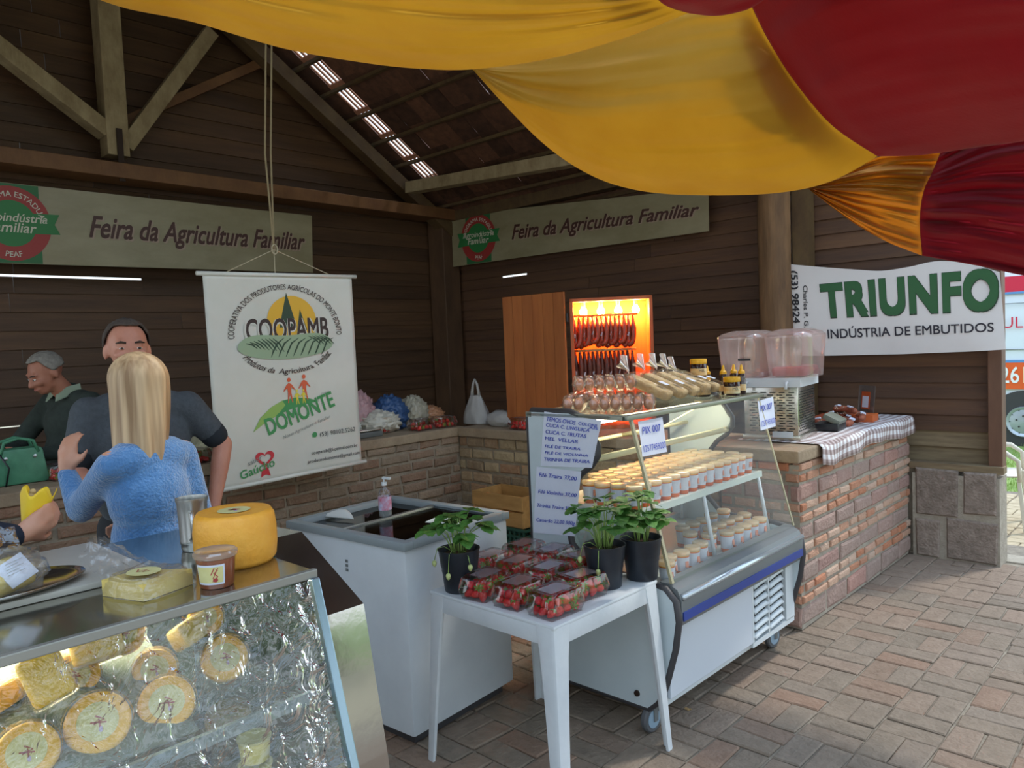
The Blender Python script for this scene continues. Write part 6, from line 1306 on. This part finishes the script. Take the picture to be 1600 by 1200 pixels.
# steel tray with bagged cheese
c = V(-2.10, .40, CHT + .018); t = thing('steel_tray', 'oval steel tray on the left of the case top', 'tray', c)
b = MB(); b.lathe(c, [(.001, .002), (.13, .003), (.150, .012), (.166, .018), (.168, .015), (.152, .008), (.13, 0), (.001, 0)], 44, sx=.72, sy=1.25, cap=False); b.build('dish', mat('tray_steel', '#a5a29c', .18, .95), t, True)
for k, (dx, dy, lb, hx) in enumerate(((.02, .03, 'bagged yellow cheese with paper price label on the steel tray', '#d8c168'), (-.02, -.11, 'second bagged cheese at the left end of the steel tray', '#cbbf86'))):
    p = c + V(dx, dy, .004); t = thing('bagged_cheese', lb, 'cheese', p)
    b = MB(); b.box(p + V(0, 0, .035), (.09, .11, .05), rot3(.15, .2, .4), .014); b.build('cheese', mat('bagged_%d' % k, hx, .5), t, True)
    crumple('bag', p, (.15, .18, .10), BAGF, 3 + k, .22, t, sub=3, fr=3.2)
    b = MB(); b.grid(lambda u, v: tuple(p + V(-.03 - .05 * v, lerp(-.05, .05, u), .085 + .05 * v + .012 * noise.noise((u * 8, v * 4, k)))), 14, 6); b.build('bag_top', BAGF, t, True)
    if k == 0: b = MB(); b.box(p + V(.045, .02, .055), (.004, .062, .062), rot3(.5, -.55, -.1)); b.build('price_label', PAPER, t)
    if k == 0: fm = quadmap(p + V(.052, -.004, .038), p + V(.052, .04, .050), p + V(.032, .038, .088), p + V(.032, -.006, .074), 1, 1, n=V(.8, 0, .5)); printed('print', [stroke([(.1, .8 - k_ * .16), (.9 - .2 * (k_ % 2), .8 - k_ * .16)], .03) for k_ in range(5)], fm, PGY, t, .004)

# ------------------------------------------------------------------ people
SKN = mat('skin_tan', '#b87c66', .5, col2='#c28872', scale=(14, 14, 14), sss=.08, bump=.1, bscale=(90, 90, 90)); SKN2 = mat('skin_pale', '#c08a70', .5, col2='#c9967d', scale=(14, 14, 14), sss=.08)
def hand(sgn, w, d, up, r=1.0, curl=.5):
    """palm and five fingers: w wrist, d pointing direction, up back-of-hand normal; sgn thumb side"""
    w = Vector(w); d = Vector(d).normalized(); up = Vector(up); up = (up - d * up.dot(d)).normalized(); s = d.cross(up) * sgn; L = [('c', w, w + d * .045 * r, .026 * r, .030 * r), ('c', w + d * .03 + s * .022, w + d * .088 + s * .028, .016, .014), ('c', w + d * .03 - s * .02, w + d * .082 - s * .028, .016, .013), ('c', w + d * .03, w + d * .09, .02, .018)]
    for k, (off, ln) in enumerate(((.030, .068), (.010, .076), (-.010, .070), (-.029, .055))):
        p = w + d * .085 + s * off; d1 = (d - up * curl * .5).normalized(); d2 = (d - up * curl * 1.5).normalized(); d3 = (d - up * curl * 3.0).normalized()
        a_ = p + d1 * ln * .45; b_ = a_ + d2 * ln * .32; c_ = b_ + d3 * ln * .25; L += [('c', p, a_, .0095, .009), ('c', a_, b_, .009, .0085), ('c', b_, c_, .0083, .0075)]
    p = w + d * .03 + s * .032; a_ = p + (d * .6 + s * .8 - up * .3 * curl).normalized() * .034; b_ = a_ + (d * .9 + s * .25 - up * .5 * curl).normalized() * .030; L += [('c', w + d * .018 + s * .015, p, .018, .014), ('c', p, a_, .0125, .011), ('c', a_, b_, .0105, .009)]
    return L
def person(label, base, rz, H, W, J, skin, hairm, hairkind, shirt, sleeve, trouser, belt=None, headrot=(0, 0, 0), longsleeve=False, collar=None, belly=1.0, seed=0, shoes='#2a211c', eyes=True, knit=0):
    """J: dict of local joints for arms; local frame faces -Y, +X is the person's left"""
    t = thing('person', label, 'person', base, None, rz); MW = Matrix.Translation(base) @ Matrix.Rotation(rz, 4, 'Z'); s = H / 1.78
    def w(p): return MW @ (Vector(p) * s)
    hip, chest, neck = V(0, 0, .95), V(0, .0, 1.30), V(0, .01, 1.50)
    headc = V(*J.get('head', (0, -.015, 1.66))); HR = rot3(*headrot)
    def hw(p): return w(headc + HR @ Vector(p))
    def add(bl): return bl
    R3 = MW.to_3x3()
    B = []
    # head: skull, face, jaw, nose, ears
    B += [('e', hw((0, .012, .03)), (.078 * s, .096 * s, .088 * s), R3 @ HR), ('e', hw((0, -.028, -.012)), (.066 * s, .070 * s, .082 * s), R3 @ HR), ('e', hw((0, -.05, -.075)), (.042 * s, .040 * s, .034 * s), R3 @ HR), ('e', hw((0, -.02, -.055)), (.058 * s, .062 * s, .045 * s), R3 @ HR),
          ('c', hw((0, -.093, .012)), hw((0, -.112, -.026)), .009 * s, .015 * s), ('c', hw((-.012, -.10, -.030)), hw((.012, -.10, -.030)), .010 * s, .010 * s), ('c', hw((-.022, -.088, -.058)), hw((.022, -.088, -.058)), .010 * s, .010 * s), ('c', hw((-.04, -.078, .028)), hw((.04, -.078, .028)), .014 * s, .014 * s)]
    for k in (-1, 1): B += [('e', hw((k * .080, .012, -.008)), (.012 * s, .020 * s, .032 * s), R3 @ HR), ('e', hw((k * .042, -.078, -.02)), (.022 * s, .02 * s, .02 * s), R3 @ HR)]
    B += [('c', w((0, .01, 1.44)), hw((0, .015, -.05)), .062 * s, .056 * s), ('c', w((-.15 * W, .01, 1.425)), w((.15 * W, .01, 1.425)), .040 * s, .040 * s), ('c', w((0, .0, .96)), w((0, 0, 1.35)), .085 * s, .085 * s), ('c', w((0, .01, 1.35)), w((0, .01, 1.46)), .07 * s, .05 * s)]
    for k, nm in ((-1, 'R'), (1, 'L')):
        sh = V(k * .185 * W, .01, 1.425); el = V(*J['el' + nm]); wr = V(*J['wr' + nm])
        B += [('c', w(sh), w(el), .046 * s, .040 * s), ('c', w(el), w(el.lerp(wr, .35)), .041 * s, .040 * s), ('c', w(el.lerp(wr, .35)), w(wr), .040 * s, .026 * s)]
        d = (wr - el).normalized(); hd = Vector(J.get('hd' + nm, d)); hu = Vector(J.get('hu' + nm, (0, -1, 0)))
        B += hand(k if 'hs' + nm not in J else J['hs' + nm], w(wr), R3 @ hd, R3 @ hu, 1.0, J.get('cu' + nm, .5))
        B += [('c', w((k * .09, 0, .92)), w((k * .10, -.01, .50)), .085 * s, .058 * s), ('c', w((k * .10, -.01, .50)), w((k * .11, .02, .09)), .055 * s, .04 * s), ('c', w((k * .11, .03, .06)), w((k * .13, -.13, .035)), .04 * s, .03 * s)]
    body = fused('body', B, skin, t, .0085, 5)
    # torso clothing
    C_ = [('c', w((-.10 * W, .01, 1.42)), w((.10 * W, .01, 1.42)), .078 * s, .078 * s), ('e', w((0, .0, 1.28)), (.195 * W * s, .125 * s, .17 * s), R3), ('e', w((0, -.015 * belly, 1.10)), (.175 * W * belly * s, .13 * belly * s, .19 * s), R3), ('e', w((0, 0, .93)), (.18 * W * s, .125 * s, .13 * s), R3), ('c', w((0, .01, 1.42)), w((0, .012, 1.475)), .075 * s, .066 * s)]
    CU = []
    for k, nm in ((-1, 'R'), (1, 'L')):
        sh = V(k * .185 * W, .01, 1.415); el = V(*J['el' + nm]); wr = V(*J['wr' + nm])
        if longsleeve: C_ += [('c', w(sh), w(el), .070 * W * s, .054 * s), ('c', w(el), w(el.lerp(wr, .93)), .054 * s, .038 * s)]
        else: C_ += [('c', w(sh), w(sh.lerp(el, .55)), .070 * s, .062 * s)]; CU += [('c', w(sh.lerp(el, .68)), w(sh.lerp(el, .76)), .058 * s, .057 * s)]; C_ += [('c', w(sh.lerp(el, .55)), w(sh.lerp(el, .68)), .062 * s, .058 * s)]
    fused('sweater' if longsleeve else 'shirt', C_, shirt, t, .011, 10)
    for cu_ in CU: fused('sleeve_cuff', [cu_], sleeve, t, .008, 2)
    T_ = []
    for k in (-1, 1): T_ += [('c', w((k * .085, 0, .93)), w((k * .10, -.01, .50)), .105 * s, .075 * s), ('c', w((k * .10, -.01, .50)), w((k * .11, .02, .10)), .073 * s, .062 * s)]
    T_ += [('e', w((0, 0, .93)), (.170 * W * s, .12 * s, .11 * s), R3)]
    fused('trousers', T_, trouser, t, .013, 5)
    for k in (-1, 1): fused('shoe', [('c', w((k * .11, .04, .055)), w((k * .13, -.15, .04)), .052 * s, .042 * s), ('c', w((k * .11, .03, .06)), w((k * .11, .03, .10)), .05 * s, .048 * s)], mat('shoe_leather', shoes, .5), t, .009, 3)
    if collar:
        b = MB(); 
        for k in (-1, 1): b.add([w((k * .012, -.088, 1.47)), w((k * .075, -.055, 1.515)), w((k * .085, .02, 1.53)), w((k * .095, .02, 1.485)), w((k * .085, -.085, 1.45)), w((k * .045, -.115, 1.43))], [(0, 1, 2, 3, 4, 5)])
        b.build('collar', collar, t, False, .006)
    # face
    if eyes:
        EW = mat('eye_white', '#d8d2cc', .3); EI = mat('iris', '#2c2018', .2); BRW = mat('brow_hair', '#3b2c22', .8); LIP = mat('lip', '#9a5a4e', .5)
        for k in (-1, 1):
            b = MB(); b.ball(hw((k * .032, -.088, .005)), (.0105 * s, .007 * s, .0045 * s), 12, 8, R3 @ HR); e_ = b.build('eye', EW, t, True); b = MB(); b.ball(hw((k * .032, -.0955, .005)), (.0062 * s, .003 * s, .0044 * s), 10, 6, R3 @ HR); b.build('iris', EI, e_, True)
            b = MB(); b.tube([hw((k * .052, -.085, .026)), hw((k * .035, -.094, .031)), hw((k * .016, -.096, .027))], [.0025 * s, .005 * s, .0035 * s], 6); b.build('eyebrow', BRW, t, True)
        b = MB(); b.tube([hw((-.026, -.088, -.060)), hw((-.01, -.098, -.058)), hw((.01, -.098, -.058)), hw((.026, -.088, -.060))], [.003 * s, .006 * s, .006 * s, .003 * s], 8); b.build('lips', LIP, t, True)
    # hair
    if hairkind == 'short':
        b = MB()
        def hf(u, v):
            a_ = 2 * PI * u; fr = max(0, -math.sin(a_)); lim = lerp(1.78, .80, sm(fr * 1.6)); th = v * lim; q = 1 + .05 * noise.noise((math.cos(a_) * 5, math.sin(a_) * 5, th * 6 + seed)) + .02 * math.sin(30 * a_)
            return hw((.086 * q * math.sin(th) * math.cos(a_), .014 + .103 * q * math.sin(th) * math.sin(a_), .034 + .094 * q * math.cos(th)))
        b.grid(hf, 60, 16, True); b.build('hair', hairm, t, True, .006)
    else:
        b = MB()
        def hf(u, v):
            a_ = PI * (u * 1.72 + .14 - .5) + PI / 2 - PI / 2  # wraps back of head, open at the face (-Y)
            a_ = lerp(-.80 * PI, .80 * PI, u) + PI / 2; gr = 1 + .045 * math.sin(u * 46 + 2 * math.sin(v * 3)) + .05 * noise.noise((u * 12, v * 2, 3))
            if v < .32:
                th = v / .32 * 1.5; return hw((.092 * gr * math.sin(th) * math.cos(a_), .012 + .108 * gr * math.sin(th) * math.sin(a_), .036 + .100 * math.cos(th)))
            q_ = (v - .32) / .68; L_ = .40 + .06 * math.sin(u * 7) + .07 * (u < .35); rx_ = lerp(.092, .098, q_ ** .5) * (1 - .25 * q_ ** 3); ry_ = lerp(.108, .085, q_)
            return hw((rx_ * gr * math.cos(a_) + .03 * q_ * q_, .012 + .012 * q_ + ry_ * gr * math.sin(a_), .036 + .1 * math.cos(1.5) - L_ * q_))
        b.grid(hf, 120, 34); b.build('hair', hairm, t, True, .008)
        b = MB(); b.ball(hw((0, .03, .02)), (.083 * s, .09 * s, .09 * s), 20, 14, R3 @ HR); b.build('under_hair', hairm, t, True)
    return t
POLO = mat('grey_polo', '#3f454b', .9, col2='#4b5157', scale=(60, 60, 60), bump=.3, bscale=(140, 140, 140)); CUFF = mat('dark_cuff', '#1e242b', .9)
HGR = mat('dark_short_hair', '#3a322c', .8, col2='#554a42', scale=(40, 40, 40)); 
bM = V(-3.42, 1.25, 0); rzM = math.atan2(3.42, 1.25) + .08
person('tall man in a grey polo shirt facing the camera, left of the hanging banner', bM, rzM, 1.84, 1.0, dict(head=(-.03, -.03, 1.665), elL=(.325, .03, 1.235), wrL=(.26, -.06, .99), elR=(-.25, -.04, 1.18), wrR=(-.10, -.28, 1.10), hdL=(-.1, -.1, -1), huL=(1, -.3, 0)), SKN, HGR, 'short', POLO, CUFF, mat('dark_trousers', '#2a2c30', .9), None, (0, 0, .06), False, POLO, 1.12, 1)
SWT = mat('blue_sweater', '#3f73aa', .95, col2='#5486bb', scale=(26, 26, 26), bump=.9, bscale=(110, 110, 110), sheen=.6)
BLO = mat('blonde_hair', '#8a6c4c', .55, col2='#cdb08a', scale=(26, 26, 1.8), bump=.4, bscale=(70, 70, 4), detail=2)
rW = -1.32
def locd(d, a_): return Matrix.Rotation(-a_, 3, 'Z') @ Vector(d)
def locp(p, b_, a_, H): return locd(Vector(p) - b_, a_) / (H / 1.78)
bW = V(-2.78, 1.03, 0); rzW = math.atan2(-1.0, .28) + 0
person('woman with long blonde hair in a fuzzy blue sweater, seen from behind', bW, rW, 1.67, .80, dict(head=(.0, -.03, 1.68), elL=tuple(locp(on(127, 796, 'X', -3.02), bW, rW, 1.67)), wrL=tuple(locp(on(104, 738, 'X', -3.10), bW, rW, 1.67)), elR=(-.20, .02, 1.15), wrR=(-.12, -.20, 1.12), hdL=tuple(locd(V(-.1, .15, 1), rW)), huL=tuple(locd(V(.5, -.8, 0), rW))), SKN2, BLO, 'long', SWT, SWT, mat('blue_jeans', '#2a3a58', .9), None, (0, 0, 0), True, None, 1.0, 2)
b2 = V(-5.22, 1.50, 0); JK = mat('dark_green_jacket', '#262e2a', .9, col2='#303a34', scale=(30, 30, 30), bump=.3)
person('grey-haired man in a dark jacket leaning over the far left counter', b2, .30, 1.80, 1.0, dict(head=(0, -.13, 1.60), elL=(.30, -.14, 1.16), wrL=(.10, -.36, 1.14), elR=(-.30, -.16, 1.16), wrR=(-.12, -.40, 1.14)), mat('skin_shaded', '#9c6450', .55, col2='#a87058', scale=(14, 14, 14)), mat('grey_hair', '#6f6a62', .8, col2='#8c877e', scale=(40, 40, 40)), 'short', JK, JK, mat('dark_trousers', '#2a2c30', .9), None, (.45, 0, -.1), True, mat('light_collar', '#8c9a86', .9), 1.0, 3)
NAV = mat('navy_sleeve', '#151d2e', .9, col2='#1b2436', scale=(30, 30, 30), bump=.2)
hp = on(56, 826, 'X', -2.62)
b4 = V(-2.72, .02, 0)
def loc4(p): d = Vector(p) - b4; a_ = -1.75; return (Matrix.Rotation(-a_, 3, 'Z') @ d) / (1.72 / 1.78)
wr4 = on(30, 838, 'X', -2.52); el4 = on(-110, 830, 'X', -2.50)
person('person in a navy jacket at the left edge holding a yellow snack cup', b4, -1.75, 1.72, .95, dict(elL=tuple(loc4(el4)), wrL=tuple(loc4(wr4)), elR=(-.28, .0, 1.14), wrR=(-.2, -.2, 1.05), hdL=tuple(locd(V(-.05, .8, .42), -1.75)), huL=tuple(locd(V(.75, .65, .1), -1.75)), cuL=1.1), SKN2, HGR, 'short', NAV, NAV, mat('dark_trousers', '#2a2c30', .9), None, (0, 0, 0), True, None, 1.0, 5)
# yellow paper cup
cc = on(48, 800, 'X', -2.56); t = thing('snack_cup', 'yellow scalloped paper snack cup held at the left edge', 'cup', cc - V(0, 0, .03))
b = MB(); b.M = Matrix.Translation(cc - V(0, 0, .04)) @ Matrix.Rotation(-.25, 4, 'X')
b.grid(lambda u, v: ((.020 + .016 * v) * math.cos(2 * PI * u) * 1.1, (.020 + .016 * v) * math.sin(2 * PI * u) * 1.25, .10 * v + .014 * v * math.cos(2 * PI * u * 5)), 50, 8, True); b.build('cup_body', mat('yellow_paper', '#e3bb1c', .6, col2='#e8c42c', scale=(20, 20, 20)), t, True, .002)
b = MB(); b.M = Matrix.Translation(cc - V(0, 0, .04)) @ Matrix.Rotation(-.25, 4, 'X')
rr = random.Random(8)
for k in range(12): b.ball((rr.uniform(-.02, .02), rr.uniform(-.022, .022), .085 + rr.uniform(-.01, .012)), rr.uniform(.008, .012), 8, 6)
o = b.build('popcorn', mat('popcorn', '#cbb07a', .8), t, True); tag(o, kind='stuff')
# bowl held by the seller
cc = on(122, 690, 'X', -4.98); t = thing('serving_bowl', 'dark bowl with green and pale food before the grey-haired man', 'bowl', V(cc.x, cc.y, CT))
b = MB(); b.lathe((cc.x, cc.y, CT), [(.05, 0), (.06, .02), (.05, .06), (.05, .09), (.11, .15), (.115, .165), (.10, .15), (.001, .11)], 24, cap=False); b.build('bowl_body', mat('brown_bowl', '#4a2a26', .4), t, 50)
b = MB(); 
for k in range(5): a_ = k * 1.2; b.ball((cc.x + .05 * math.cos(a_), cc.y + .05 * math.sin(a_), CT + .165), (.035, .03, .018), 10, 7)
tag(b.build('food', mat('green_food', '#8ba83c', .6, col2='#d0c890', scale=(20, 20, 20)), t, True), kind='stuff')
drop(bst)
